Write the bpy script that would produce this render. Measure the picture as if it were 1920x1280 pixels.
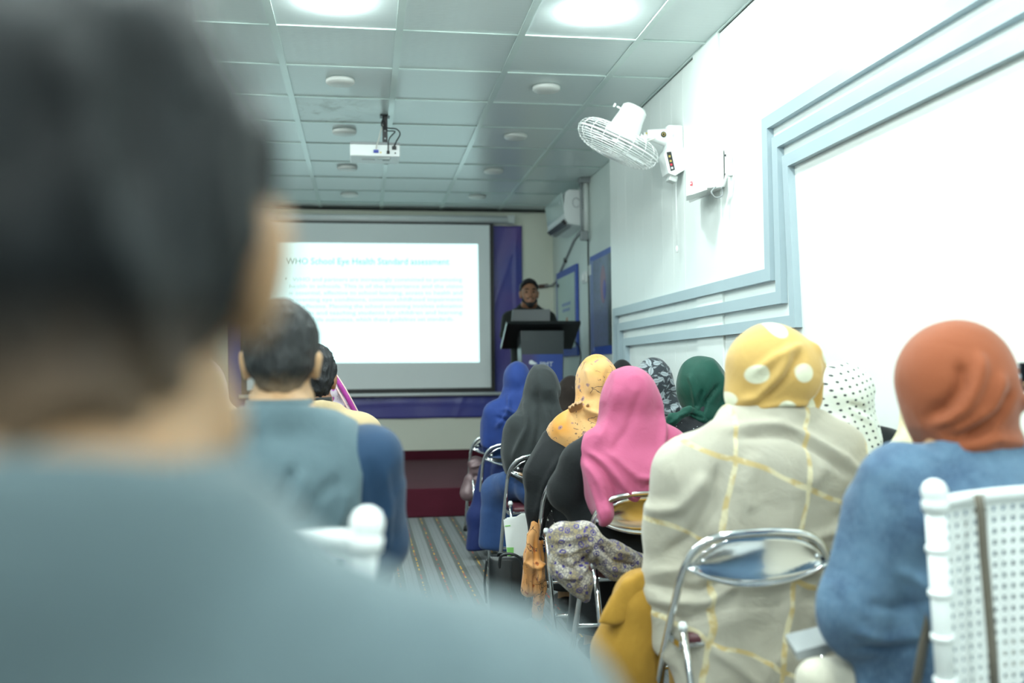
import bpy, bmesh, math, random
import numpy as np
from mathutils import Vector, Matrix

for _o in list(bpy.data.objects):
    bpy.data.objects.remove(_o)
SC = bpy.context.scene
COL = SC.collection
PI = math.pi

# ------------------------------------------------------------------ camera
CAMZ = 1.19
F_PX, YAW, PITCH, ROLL = 1820.1, 0.1516, 0.0322, -0.0109


def _axes():
    f = np.array([math.sin(YAW) * math.cos(PITCH), math.cos(YAW) * math.cos(PITCH), math.sin(PITCH)])
    r = np.array([math.cos(YAW), -math.sin(YAW), 0.0])
    u = np.cross(r, f)
    c, s = math.cos(ROLL), math.sin(ROLL)
    return c * r + s * u, -s * r + c * u, f


CR, CU, CF = _axes()
CAMP = np.array([0.0, 0.0, CAMZ])
cam_d = bpy.data.cameras.new('camera')
cam = bpy.data.objects.new('camera', cam_d)
COL.objects.link(cam)
cam.matrix_world = Matrix(((CR[0], CU[0], -CF[0], 0), (CR[1], CU[1], -CF[1], 0), (CR[2], CU[2], -CF[2], CAMZ), (0, 0, 0, 1)))
cam_d.sensor_width = 36.0
cam_d.lens = 36.0 * F_PX / 1920.0
cam_d.clip_start = 0.05
cam_d.dof.use_dof = True
cam_d.dof.focus_distance = 4.5
cam_d.dof.aperture_fstop = 1.55
SC.camera = cam

# ------------------------------------------------------------------ world, exposure
wd = bpy.data.worlds.new('world')
SC.world = wd
wd.use_nodes = True
wd.node_tree.nodes['Background'].inputs[0].default_value = (0.9, 1.0, 1.0, 1)
wd.node_tree.nodes['Background'].inputs[1].default_value = 0.05
SC.view_settings.view_transform = 'Standard'
SC.view_settings.look = 'None'
SC.view_settings.gamma = 1.0
SC.view_settings.use_curve_mapping = False
SC.view_settings.exposure = 0.10
LAMP_STRENGTH = 225.0
LAMP_COLOR = (0.87, 1.0, 0.965)
SLIDE_STRENGTH = 1.42
try:
    SC.cycles.use_denoising = True
    SC.cycles.max_bounces = 8
    SC.cycles.diffuse_bounces = 5
    SC.cycles.sample_clamp_indirect = 6.0
except Exception:
    pass


# pixel of the 1920x1280 photograph -> point in the room
def _ray(px, py):
    return CF + CR * (px - 960) / F_PX + CU * (640 - py) / F_PX


def W(px, py, Y):
    d = _ray(px, py)
    return CAMP + d * (Y / d[1])


def WX(px, py, X):
    d = _ray(px, py)
    return CAMP + d * (X / d[0])


def WZ(px, py, Z):
    d = _ray(px, py)
    return CAMP + d * ((Z - CAMZ) / d[2])


# ------------------------------------------------------------------ materials
class NT:
    def __init__(self, name):
        self.m = bpy.data.materials.new(name)
        self.m.use_nodes = True
        self.t = self.m.node_tree
        self.t.nodes.clear()
        self.out = self.t.nodes.new('ShaderNodeOutputMaterial')
        self.b = self.t.nodes.new('ShaderNodeBsdfPrincipled')
        self.t.links.new(self.b.outputs[0], self.out.inputs[0])
        self._tc = None

    def n(self, typ, **kw):
        nd = self.t.nodes.new(typ)
        for k, v in kw.items():
            setattr(nd, k, v)
        return nd

    def s(self, sock, v):
        if isinstance(v, bpy.types.NodeSocket):
            self.t.links.new(v, sock)
        elif v is not None:
            if isinstance(v, (tuple, list)) and len(v) == 3 and sock.type == 'RGBA':
                v = (*v, 1)
            sock.default_value = v

    @property
    def obj(self):
        if not self._tc:
            self._tc = self.n('ShaderNodeTexCoord')
        return self._tc.outputs['Object']

    def mapping(self, v, scale=(1, 1, 1), rot=(0, 0, 0), loc=(0, 0, 0)):
        m = self.n('ShaderNodeMapping')
        self.s(m.inputs[0], v)
        m.inputs[1].default_value = loc
        m.inputs[2].default_value = rot
        m.inputs[3].default_value = scale
        return m.outputs[0]

    def noise(self, v=None, scale=5, detail=2, rough=0.5, dist=0.0, color=False):
        m = self.n('ShaderNodeTexNoise')
        self.s(m.inputs['Vector'], v or self.obj)
        m.inputs['Scale'].default_value = scale
        m.inputs['Detail'].default_value = detail
        m.inputs['Roughness'].default_value = rough
        m.inputs['Distortion'].default_value = dist
        return m.outputs[1 if color else 0]

    def vor(self, v=None, scale=5, feature='F1', rnd=1.0, out=0):
        m = self.n('ShaderNodeTexVoronoi', feature=feature)
        self.s(m.inputs['Vector'], v or self.obj)
        m.inputs['Scale'].default_value = scale
        m.inputs['Randomness'].default_value = rnd
        return m.outputs[out]

    def ma(self, op, a, b=0.0, c=None):
        m = self.n('ShaderNodeMath', operation=op)
        self.s(m.inputs[0], a)
        self.s(m.inputs[1], b)
        if c is not None:
            self.s(m.inputs[2], c)
        return m.outputs[0]

    def vm(self, op, a, b=(0, 0, 0)):
        m = self.n('ShaderNodeVectorMath', operation=op)
        self.s(m.inputs[0], a)
        self.s(m.inputs[1], b)
        return m.outputs[0]

    def sep(self, v):
        m = self.n('ShaderNodeSeparateXYZ')
        self.s(m.inputs[0], v)
        return m.outputs

    def comb(self, x=0.0, y=0.0, z=0.0):
        m = self.n('ShaderNodeCombineXYZ')
        for i, q in enumerate((x, y, z)):
            self.s(m.inputs[i], q)
        return m.outputs[0]

    def step(self, v, lo, hi, a=0.0, b=1.0):
        m = self.n('ShaderNodeMapRange', interpolation_type='SMOOTHSTEP')
        self.s(m.inputs[0], v)
        m.inputs[1].default_value = lo
        m.inputs[2].default_value = hi
        m.inputs[3].default_value = a
        m.inputs[4].default_value = b
        return m.outputs[0]

    def mix(self, f, a, b, mode='MIX'):
        m = self.n('ShaderNodeMix', data_type='RGBA', blend_type=mode)
        self.s(m.inputs[0], f)
        self.s(m.inputs[6], a)
        self.s(m.inputs[7], b)
        return m.outputs[2]

    def bump(self, h, strength=0.3, dist=0.01):
        m = self.n('ShaderNodeBump')
        self.s(m.inputs['Height'], h)
        m.inputs['Strength'].default_value = strength
        m.inputs['Distance'].default_value = dist
        self.t.links.new(m.outputs[0], self.b.inputs['Normal'])

    def set(self, **kw):
        for k, v in kw.items():
            self.s(self.b.inputs[k.replace('_', ' ')], v)
        return self


def lin(r, g, b):
    def f(c):
        c = c / 255.0
        return c / 12.92 if c <= 0.04045 else ((c + 0.055) / 1.055) ** 2.4
    return (f(r), f(g), f(b))


def plain(name, c, rough=0.5, metal=0.0, emit=0.0, var=0.06, vscale=6, bump=0.0, bscale=200, spec=None):
    t = NT(name)
    n = t.noise(scale=vscale, detail=3)
    c2 = tuple(max(0, x * (1 - 2 * var)) for x in c)
    t.set(Base_Color=t.mix(n, c2, tuple(min(1, x * (1 + var)) for x in c)), Roughness=rough, Metallic=metal)
    if spec is not None:
        t.set(Specular_IOR_Level=spec)
    if emit:
        t.set(Emission_Color=c, Emission_Strength=emit)
    if bump:
        t.bump(t.noise(scale=bscale, detail=2), bump, 0.002)
    return t.m


def fabric(name, c, rough=0.85, var=0.10, sheen=0.25, weave=260, bump=0.25, wr=0.35, wscale=9):
    """woven cloth of one colour: thread noise and soft crumple in the bump"""
    t = NT(name)
    return cloth_finish(t, t.mix(t.noise(scale=4, detail=3), tuple(x * (1 - var) for x in c), tuple(min(1, x * (1 + var)) for x in c)), rough, sheen, weave, bump, wr, wscale)


def cloth_finish(t, col, rough=0.85, sheen=0.25, weave=260, bump=0.25, wr=0.35, wscale=9, dim=0.82):
    if dim != 1: col = t.mix(1.0, col, (dim, dim, dim), 'MULTIPLY')
    t.set(Base_Color=col, Roughness=rough, Sheen_Weight=sheen, Sheen_Roughness=0.5, Specular_IOR_Level=0.2)
    big = t.noise(scale=wscale, detail=3, rough=0.55, dist=1.2)
    fine = t.noise(scale=weave, detail=1)
    h = t.ma('ADD', t.ma('MULTIPLY', big, wr), t.ma('MULTIPLY', fine, 0.05))
    t.bump(h, bump, 0.05)
    return t.m


M = {}
M['chrome'] = plain('chrome', (0.78, 0.80, 0.82), 0.12, 1.0, var=0.02)
M['steel'] = plain('brushed_steel', (0.62, 0.65, 0.66), 0.22, 1.0, var=0.05)
M['black_plastic'] = plain('black_plastic', (0.015, 0.015, 0.017), 0.4)
M['dark_grey'] = plain('dark_grey_laminate', (0.045, 0.055, 0.06), 0.35)
M['white_plastic'] = plain('white_plastic', (0.82, 0.85, 0.85), 0.35, var=0.02)
M['white_enamel'] = plain('white_enamel', (0.86, 0.88, 0.87), 0.25, var=0.01)
M['offwhite'] = plain('offwhite_plastic', (0.66, 0.70, 0.68), 0.4, var=0.02)
M['grey_plastic'] = plain('grey_plastic', (0.28, 0.30, 0.31), 0.45)
M['maroon_vinyl'] = plain('maroon_vinyl', (0.10, 0.025, 0.035), 0.4)
M['red'] = plain('red_print', (0.7, 0.03, 0.06), 0.4)
M['gold'] = plain('gold_print', (0.55, 0.42, 0.12), 0.35, 0.6)
M['black_print'] = plain('black_print', (0.02, 0.02, 0.02), 0.5)
M['cable_black'] = plain('black_cable', (0.012, 0.013, 0.014), 0.5)
M['cable_white'] = plain('white_cable', (0.6, 0.6, 0.55), 0.5)
M['blue_plug'] = plain('blue_plug', (0.03, 0.05, 0.4), 0.4)
M['silver'] = plain('silver_laptop', (0.42, 0.43, 0.44), 0.35, 0.7, var=0.02)
M['white_print'] = plain('white_print', (0.75, 0.80, 0.82), 0.5, var=0.01)
M['paper'] = plain('white_paper', (0.86, 0.88, 0.86), 0.7, var=0.01)
M['green_print'] = plain('green_print', (0.25, 0.62, 0.16), 0.6)
M['strap'] = fabric('taupe_webbing', (0.155, 0.135, 0.105), bump=0.15)


# ------------------------------------------------------------------ object helpers
def link(o, parent=None):
    COL.objects.link(o)
    if parent is not None:
        o.parent = parent
        o.matrix_parent_inverse = Matrix.Translation(-Vector(parent['_w'])) if '_w' in parent else Matrix.Identity(4)
    return o


def tag(o, label=None, cat=None, group=None, kind=None):
    if label: o['label'] = label
    if cat: o['category'] = cat
    if group: o['group'] = group
    if kind: o['kind'] = kind
    return o


def empty(name, loc, label=None, cat=None, group=None, kind=None):
    o = bpy.data.objects.new(name, None)
    o.empty_display_size = 0.1
    o.location = loc
    COL.objects.link(o)
    return tag(o, label, cat, group, kind)


class MB:
    """collects simple solids (world coordinates) into one mesh"""

    def __init__(self):
        self.b = bmesh.new()

    def box(self, c, s, rot=None, bev=0.0):
        r = bmesh.ops.create_cube(self.b, size=1.0)
        vs = r['verts']
        for v in vs:
            v.co = Vector((v.co.x * s[0], v.co.y * s[1], v.co.z * s[2]))
        if bev > 0:
            es = list({e for v in vs for e in v.link_edges})
            rb = bmesh.ops.bevel(self.b, geom=es, offset=bev, segments=2, profile=0.5, affect='EDGES')
            vs = list({v for f in rb['faces'] for v in f.verts} | {v for v in vs if v.is_valid})
        m = (rot.to_4x4() if rot is not None else Matrix.Identity(4))
        for v in vs:
            v.co = m @ v.co + Vector(c)
        return self

    def box2(self, lo, hi, bev=0.0):
        lo, hi = Vector(lo), Vector(hi)
        return self.box((lo + hi) / 2, hi - lo, None, bev)

    def tube(self, pts, r, seg=10, cap=True, closed=False):
        pts = [Vector(p) for p in pts]
        rr = r if isinstance(r, (list, tuple)) else [r] * len(pts)
        n = len(pts)
        rings = []
        prev = None
        for i, p in enumerate(pts):
            a = pts[(i - 1) % n] if (closed or i > 0) else p
            c = pts[(i + 1) % n] if (closed or i < n - 1) else p
            d = (c - a)
            d = d.normalized() if d.length > 1e-9 else Vector((0, 0, 1))
            if prev is None:
                x = d.orthogonal().normalized()
            else:
                x = prev - d * prev.dot(d)
                x = x.normalized() if x.length > 1e-6 else d.orthogonal().normalized()
            prev = x
            y = d.cross(x)
            rings.append([self.b.verts.new(p + (x * math.cos(2 * PI * k / seg) + y * math.sin(2 * PI * k / seg)) * rr[i]) for k in range(seg)])
        m = n if closed else n - 1
        for i in range(m):
            A, B = rings[i], rings[(i + 1) % n]
            for k in range(seg):
                f = self.b.faces.new((A[k], A[(k + 1) % seg], B[(k + 1) % seg], B[k]))
                f.smooth = True
        if cap and not closed:
            self.b.faces.new(list(reversed(rings[0])))
            self.b.faces.new(rings[-1])
        return self

    def lathe(self, prof, c=(0, 0, 0), axis=(0, 0, 1), seg=24):
        """prof = [(radius, height)] along axis from c"""
        ax = Vector(axis).normalized()
        x = ax.orthogonal().normalized()
        y = ax.cross(x)
        c = Vector(c)
        rings = []
        for (r, h) in prof:
            if r < 1e-6:
                rings.append([self.b.verts.new(c + ax * h)])
            else:
                rings.append([self.b.verts.new(c + ax * h + (x * math.cos(2 * PI * k / seg) + y * math.sin(2 * PI * k / seg)) * r) for k in range(seg)])
        for A, B in zip(rings, rings[1:]):
            for k in range(seg):
                q = [A[k % len(A)], A[(k + 1) % len(A)], B[(k + 1) % len(B)], B[k % len(B)]]
                q = list(dict.fromkeys(q))
                if len(q) >= 3:
                    try:
                        f = self.b.faces.new(q)
                        f.smooth = True
                    except ValueError:
                        pass
        return self

    def prism(self, poly, d):
        """poly: world points of a flat outline; extruded by vector d"""
        d = Vector(d)
        A = [self.b.verts.new(Vector(p)) for p in poly]
        B = [self.b.verts.new(Vector(p) + d) for p in poly]
        n = len(A)
        self.b.faces.new(A)
        self.b.faces.new(list(reversed(B)))
        for i in range(n):
            self.b.faces.new((A[i], B[i], B[(i + 1) % n], A[(i + 1) % n]))
        return self

    def sheet(self, grid, th):
        """grid[i][j] of points -> closed sheet of thickness vector th"""
        th = Vector(th)
        A = [[self.b.verts.new(Vector(p)) for p in row] for row in grid]
        B = [[self.b.verts.new(Vector(p) + th) for p in row] for row in grid]
        n, m = len(A), len(A[0])
        for i in range(n - 1):
            for j in range(m - 1):
                f = self.b.faces.new((A[i][j], A[i + 1][j], A[i + 1][j + 1], A[i][j + 1])); f.smooth = True
                f = self.b.faces.new((B[i][j], B[i][j + 1], B[i + 1][j + 1], B[i + 1][j])); f.smooth = True
        rim = [(i, 0) for i in range(n)] + [(n - 1, j) for j in range(1, m)] + [(i, m - 1) for i in range(n - 2, -1, -1)] + [(0, j) for j in range(m - 2, 0, -1)]
        for (a, b_) in zip(rim, rim[1:] + rim[:1]):
            self.b.faces.new((A[a[0]][a[1]], A[b_[0]][b_[1]], B[b_[0]][b_[1]], B[a[0]][a[1]]))
        return self

    def mesh(self, name, origin=(0, 0, 0)):
        bmesh.ops.recalc_face_normals(self.b, faces=self.b.faces)
        me = bpy.data.meshes.new(name)
        o = Vector(origin)
        for v in self.b.verts:
            v.co -= o
        self.b.to_mesh(me)
        self.b.free()
        return me

    def build(self, name, mat, parent=None, label=None, origin=None, cat=None, group=None, kind=None, smooth=False):
        """world coordinates -> object; a child sits in its parent's frame (parents are unrotated empties or meshes)"""
        if parent is not None:
            og = world_loc(parent)
        elif origin is not None:
            og = Vector(origin)
        else:
            lo = Vector((1e9,) * 3); hi = Vector((-1e9,) * 3)
            for v in self.b.verts:
                for i in range(3):
                    lo[i] = min(lo[i], v.co[i]); hi[i] = max(hi[i], v.co[i])
            og = Vector(((lo.x + hi.x) / 2, (lo.y + hi.y) / 2, lo.z))
        me = self.mesh(name, og)
        if mat is not None:
            me.materials.append(mat)
        if smooth:
            for p in me.polygons:
                p.use_smooth = True
        o = bpy.data.objects.new(name, me)
        COL.objects.link(o)
        if parent is not None:
            o.parent = parent
        else:
            o.location = og
        return tag(o, label, cat, group, kind)


def world_loc(o):
    v = Vector((0, 0, 0))
    while o is not None:
        v += o.location
        o = o.parent
    return v


def copy_tree(o, parent=None):
    c = o.copy()
    COL.objects.link(c)
    c.parent = parent
    for ch in list(o.children):
        copy_tree(ch, c)
    return c


def textmesh(body, size, mat, name, origin, xdir, ydir, parent, align='LEFT', depth=0.001, shear=0.0, width=None):
    """lettering as a mesh: origin = baseline start, xdir reading direction, ydir up"""
    cu = bpy.data.curves.new(name, 'FONT')
    cu.body = body
    cu.size = size
    cu.align_x = align
    cu.shear = shear
    cu.extrude = depth
    cu.resolution_u = 2
    ob = bpy.data.objects.new(name, cu)
    COL.objects.link(ob)
    dg = bpy.context.evaluated_depsgraph_get()
    me = bpy.data.meshes.new_from_object(ob.evaluated_get(dg))
    bpy.data.objects.remove(ob)
    x = Vector(xdir).normalized(); y = Vector(ydir).normalized(); z = x.cross(y)
    if width and len(me.vertices):
        xs = [v.co.x for v in me.vertices]
        k = width / max(1e-6, max(xs) - min(xs))
    else:
        k = 1.0
    og = world_loc(parent)
    for v in me.vertices:
        v.co = Vector(origin) - og + x * v.co.x * k + y * v.co.y + z * v.co.z
    me.materials.clear()
    me.materials.append(mat)
    o = bpy.data.objects.new(name, me)
    COL.objects.link(o)
    o.parent = parent
    return o
# ================================================================== the room
T = 0.66                      # ceiling grid pitch
CEIL = CAMZ + 1.8435          # underside of the ceiling tiles
XR, XC, XL = 1.9173, 2.13, -2.05   # clad right wall, recessed right wall, left wall
YB, YF, YEND = 10.804, -3.0, 7.36  # back wall, wall behind the camera, end of the cladding
gx = [(c - 0.70) * T for c in range(-3, 5)]
gy = [(7.8323 + r) * T for r in range(-16, 10)]

# --- materials of the shell
t = NT('ceiling_tile_vinyl')
v = t.mapping(t.obj, scale=(16, 26, 1))
h1 = t.vor(v, 1.0, 'SMOOTH_F1', 0.25)
oi = t.n('ShaderNodeObjectInfo')
t.set(Base_Color=t.mix(oi.outputs['Random'], (0.68, 0.765, 0.76), (0.74, 0.82, 0.815)), Roughness=0.27, Specular_IOR_Level=0.6)
t.bump(h1, 0.16, 0.006)
M['tile'] = t.m
t = NT('ceiling_tile_stained')
v = t.mapping(t.obj, scale=(16, 26, 1))
h1 = t.vor(v, 1.0, 'SMOOTH_F1', 0.25)
st = t.noise(t.mapping(t.obj, scale=(3, 3, 1), loc=(1.3, 0.2, 0)), 1.6, 6, 0.7, 0.8)
edge = t.step(st, 0.46, 0.66)
xy = t.sep(t.obj)
edge = t.ma('MULTIPLY', edge, t.ma('MULTIPLY', t.step(xy[0], -0.05, 0.28, 1.0, 0.1), t.step(xy[1], -0.3, 0.2, 0.45, 1.0)))
t.set(Base_Color=t.mix(t.ma('MULTIPLY', edge, 0.95), (0.68, 0.765, 0.755), (0.20, 0.20, 0.15)), Roughness=0.3, Specular_IOR_Level=0.6)
t.bump(h1, 0.14, 0.006)
M['tile_stained'] = t.m
M['grid'] = plain('ceiling_grid_enamel', (0.68, 0.80, 0.77), 0.18, var=0.03)
M['wall'] = plain('wall_white_panel', (0.80, 0.84, 0.82), 0.32, var=0.015, vscale=1.5)
M['wall_side'] = plain('wall_unseen_grey', (0.34, 0.36, 0.36), 0.7, var=0.05, vscale=2)  # unseen left and rear walls, grey chosen to cut bounced fill light
M['wall_rec'] = plain('wall_recess_panel', (0.72, 0.79, 0.755), 0.4, var=0.03, vscale=2)
M['wall_back'] = plain('wall_cream_paint', (0.76, 0.78, 0.67), 0.6, var=0.03, vscale=2)
M['rail'] = plain('blue_grey_rail', (0.37, 0.46, 0.51), 0.3, var=0.05, vscale=3)
M['stage'] = fabric('maroon_carpet', (0.085, 0.011, 0.024), 0.95, 0.15, 0.05, 420, 0.3, 0.05)
M['cornice'] = plain('dark_gap', (0.05, 0.055, 0.05), 0.8)

t = NT('striped_carpet')
xx = t.sep(t.obj)
w = t.ma('ADD', xx[0], t.ma('MULTIPLY', t.ma('SUBTRACT', t.noise(scale=3, detail=1), 0.5), 0.004))
u = t.ma('FRACT', t.ma('DIVIDE', w, 0.128))
band = t.ma('MULTIPLY', t.step(u, 0.30, 0.36), t.step(u, 0.74, 0.80, 1, 0))
u2 = t.ma('FRACT', t.ma('DIVIDE', w, 0.032))
thin = t.step(t.ma('ABSOLUTE', t.ma('SUBTRACT', u2, 0.5)), 0.03, 0.10, 1, 0)
speck = t.noise(t.mapping(t.obj, scale=(160, 60, 1)), 1.0, 2)
base = t.mix(band, (0.22, 0.235, 0.24), (0.085, 0.095, 0.085))
base = t.mix(t.ma('MULTIPLY', thin, 0.45), base, (0.10, 0.11, 0.11))
base = t.mix(t.step(speck, 0.35, 0.7, 0, 0.5), base, (0.16, 0.17, 0.17))
dash = t.step(t.noise(t.mapping(t.obj, scale=(3, 16, 1)), 1.0, 1), 0.47, 0.53)
line = t.ma('MULTIPLY', t.step(t.ma('ABSOLUTE', t.ma('SUBTRACT', u, 0.53)), 0.018, 0.05, 1, 0), dash)
hue = t.noise(t.mapping(t.obj, scale=(5, 7, 1)), 1.0, 0)
base = t.mix(line, base, t.mix(t.step(hue, 0.42, 0.58), (0.55, 0.33, 0.06), (0.35, 0.07, 0.05)))
t.set(Base_Color=base, Roughness=0.95)
t.bump(t.noise(scale=350, detail=2), 0.4, 0.004)
M['carpet'] = t.m

# --- shell
MB().box2((XL - 0.1, YF, -0.1), (2.4, YB + 0.2, 0)).build('floor', M['carpet'], kind='structure', origin=(0, 0, 0))
ceil = MB().box2((XL - 0.1, YF, CEIL + 0.012), (2.4, YB + 0.2, CEIL + 0.12)).build('ceiling', M['cornice'], kind='structure')
MB().box2((XL - 0.1, YB, -0.1), (2.4, YB + 0.15, CEIL + 0.1)).build('wall_back', M['wall_back'], kind='structure')
MB().box2((XL - 0.15, YF, -0.1), (XL, YB, CEIL + 0.1)).build('wall_left', M['wall_side'], kind='structure')
MB().box2((XL - 0.1, YF - 0.15, -0.1), (2.4, YF, CEIL + 0.1)).build('wall_rear', M['wall_side'], kind='structure')
wr = MB().box2((XR + 0.008, YF, -0.1), (2.35, YEND, CEIL + 0.1)).build('wall_right', M['wall'], kind='structure')
wc = MB().box2((XC + 0.006, YEND, -0.1), (2.35, YB, CEIL + 0.1)).build('wall_recess', M['wall_rec'], kind='structure')

# tiles and bars, each a piece of the ceiling
tile_me = None
c0 = world_loc(ceil)
def tile_mesh(sx, sy, m):
    b = MB().box((0, 0, 0.008), (sx, sy, 0.016))
    me = b.mesh('ceiling_tile'); me.materials.append(m)
    return me
full = tile_mesh(T - 0.012, T - 0.012, M['tile'])
full_st = tile_mesh(T - 0.012, T - 0.012, M['tile_stained'])
def add_tile(me, x, y):
    o = bpy.data.objects.new('ceiling_tile', me)
    COL.objects.link(o); o.parent = ceil
    o.location = (x - c0.x, y - c0.y, CEIL - 0.002 - c0.z)
for j in range(6, len(gy)):
    yc = gy[j] + T / 2
    if gy[j] > YB - 0.05: break
    r = j - 16
    last = gy[j] + T > YB
    for i, x in enumerate(gx):
        xr_ = XR if gy[j] + T <= YEND + 0.3 else XC
        if x < XL:
            sx = x + T - XL - 0.012; sy = (min(gy[j] + T, YB) - gy[j]) - 0.012
            add_tile(tile_mesh(sx, sy, M['tile']), XL + 0.006 + sx / 2, gy[j] + 0.006 + sy / 2)
        elif last or x + T > xr_ + 0.01:
            sx = min(T, xr_ - x) - 0.012; sy = (min(gy[j] + T, YB) - gy[j]) - 0.012
            add_tile(tile_mesh(sx, sy, M['tile']), x + 0.006 + sx / 2, gy[j] + 0.006 + sy / 2)
        else:
            add_tile(full_st if (r, i) in ((2, 3),) else full, x + T / 2, yc)
    MB().box2((XL, gy[j] - 0.012, CEIL - 0.010), (xr_ - 0.002, gy[j] + 0.012, CEIL - 0.003)).build('grid_bar', M['grid'], ceil)
for x in gx[1:]:
    MB().box2((x - 0.019, gy[6], CEIL - 0.012), (x + 0.019, YB, CEIL - 0.004)).build('grid_bar', M['grid'], ceil)
MB().box2((XR - 0.012, YF, CEIL - 0.012), (XR + 0.02, YEND, CEIL - 0.002)).build('wall_angle', M['grid'], ceil)
MB().box2((XR + 0.0, YF, CEIL - 0.018), (XR + 0.01, YEND, CEIL - 0.012)).build('shadow_gap', M['cornice'], ceil)
MB().box2((XL, YB - 0.03, CEIL - 0.03), (XC, YB - 0.0, CEIL - 0.004)).build('shadow_gap', M['cornice'], ceil)

# cladding panels of the right wall and the raised batten by the fan
edges = [YF, 0.5, 4.975, 5.382] + [5.382 + 0.2197 * k for k in range(1, 10)]
for a, b in zip(edges, edges[1:]):
    th = 0.012 if abs(a - 4.975) < 1e-3 else 0.0
    MB().box2((XR - th, a + 0.0015, 0), (XR + 0.012, b - 0.0015, CEIL - 0.005), 0.001).build('wall_panel', M['wall'], wr)
MB().box2((XR, YEND, 0), (XC + 0.1, YEND + 0.012, CEIL)).build('end_panel', M['wall'], wr)
e2 = [YEND + 0.012 + k * (YB - YEND - 0.012) / 14 for k in range(15)]
for a, b in zip(e2, e2[1:]):
    MB().box2((XC, a + 0.001, 0), (XC + 0.01, b - 0.001, CEIL - 0.005), 0.001).build('wall_panel', M['wall_rec'], wc)

# stepped blue-grey rails on the right wall
def rail(n, outer, wdt):
    """outer: list of (Y, z) of the outer edge; mitred strips proud of the wall"""
    o = empty('trim_%d' % n, (XR, outer[1][0], 0), kind='structure')
    tag(o, label=None)
    # inner edge (towards smaller Y and lower z)
    inn = [(outer[0][0], outer[0][1] - wdt), (outer[1][0] - wdt * 1.05, outer[1][1] - wdt), (outer[2][0] - wdt * 1.05, outer[2][1] - wdt), (outer[3][0] - wdt * 1.1, outer[3][1] - wdt), (outer[4][0] - wdt * 1.1, outer[4][1])]
    for k in range(4):
        p = [outer[k], outer[k + 1], inn[k + 1], inn[k]]
        MB().prism([(XR - 0.033, y, z + CAMZ) for y, z in p], (0.033, 0, 0)).build('rail_strip', M['rail'], o)
rail(1, [(0.3, 1.197), (4.37, 1.197), (4.365, 0.48), (7.225, 0.48), (7.225, -0.75)], 0.060)
rail(2, [(0.3, 1.080), (4.258, 1.080), (4.246, 0.361), (7.098, 0.361), (7.098, -0.63)], 0.057)
rail(3, [(0.3, 0.969), (4.150, 0.969), (4.104, 0.243), (6.933, 0.243), (6.933, -0.5)], 0.056)

# stage with carpet upstand on the back wall
stg = MB().box2((XL, 8.10, 0), (XC, YB, 0.239), 0.012).build('stage_platform', M['stage'], kind='structure')
MB().box2((XL, YB - 0.02, 0.239), (XC, YB, 0.345)).build('baseboard_back', M['stage'], kind='structure')

# ------------------------------------------------------------------ ceiling lamps
def emis(name, c, s):
    m = bpy.data.materials.new(name); m.use_nodes = True
    nt = m.node_tree; nt.nodes.clear()
    o = nt.nodes.new('ShaderNodeOutputMaterial'); e = nt.nodes.new('ShaderNodeEmission')
    e.inputs[0].default_value = (*c, 1); e.inputs[1].default_value = s
    nt.links.new(e.outputs[0], o.inputs[0])
    return m
M['lamp_on'] = emis('lamp_diffuser_lit', LAMP_COLOR, LAMP_STRENGTH)
M['lamp_off'] = plain('lamp_diffuser_off', (0.74, 0.76, 0.73), 0.35, var=0.01)
def lamp(x, y, lit, label):
    o = empty('ceiling_lamp', (x, y, CEIL), label, 'ceiling light', 'round lamps set in the ceiling tiles')
    MB().lathe([(0.0, -0.001), (0.080, -0.001), (0.084, -0.004), (0.080, -0.012)], (x, y, CEIL), seg=32).build('lamp_rim', M['white_plastic'], o)
    MB().lathe([(0.082, -0.0035), (0.090, -0.006), (0.090, -0.022), (0.082, -0.031), (0.05, -0.037), (0.0, -0.038)], (x, y, CEIL), seg=32).build('lamp_diffuser', M['lamp_on' if lit else 'lamp_off'], o)
LX = (-0.135, 1.172)
off = [('unlit white round lamp on the ceiling nearest the stained tile', 'unlit white round lamp up and left of the wall fan, nearest that fan'),
       ('unlit round lamp partly behind the hanging projector', 'unlit round lamp just left of the fan cage, second on the right side'),
       ('small unlit round lamp right below the projector on the ceiling', 'small unlit round lamp ahead of the air conditioner, third on the right side'),
       ('farthest small unlit round lamp over the projection screen, left side', 'farthest small unlit round lamp near the air conditioner, right side')]
for k, y in enumerate((6.094, 7.37, 8.67, 9.96)):
    for q in (0, 1): lamp(LX[q], y, False, off[k][q])
lamp(LX[0], 4.785, True, 'glowing round lamp at the top of the photo, left one of the two')
lamp(LX[1], 4.785, True, 'glowing round lamp at the top of the photo, right one of the two')
for y, w_ in ((3.47, 'first'), (2.15, 'second'), (0.83, 'third'), (-0.49, 'fourth'), (-1.81, 'last')):
    for x, v_ in ((-1.45, 'left'), (LX[0], 'middle'), (LX[1], 'right')):
        lamp(x, y, True, 'lit round ceiling lamp above the frame, %s row on the camera side, %s column' % (w_, v_))
for y, w_ in ((4.785, 'nearest'), (6.09, 'second'), (7.37, 'third')):
    lamp(-1.45, y, True, 'lit round ceiling lamp by the left wall, %s row beyond the foreground head' % w_)  # second and third are hidden lamps added to brighten the back of the room

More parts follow.
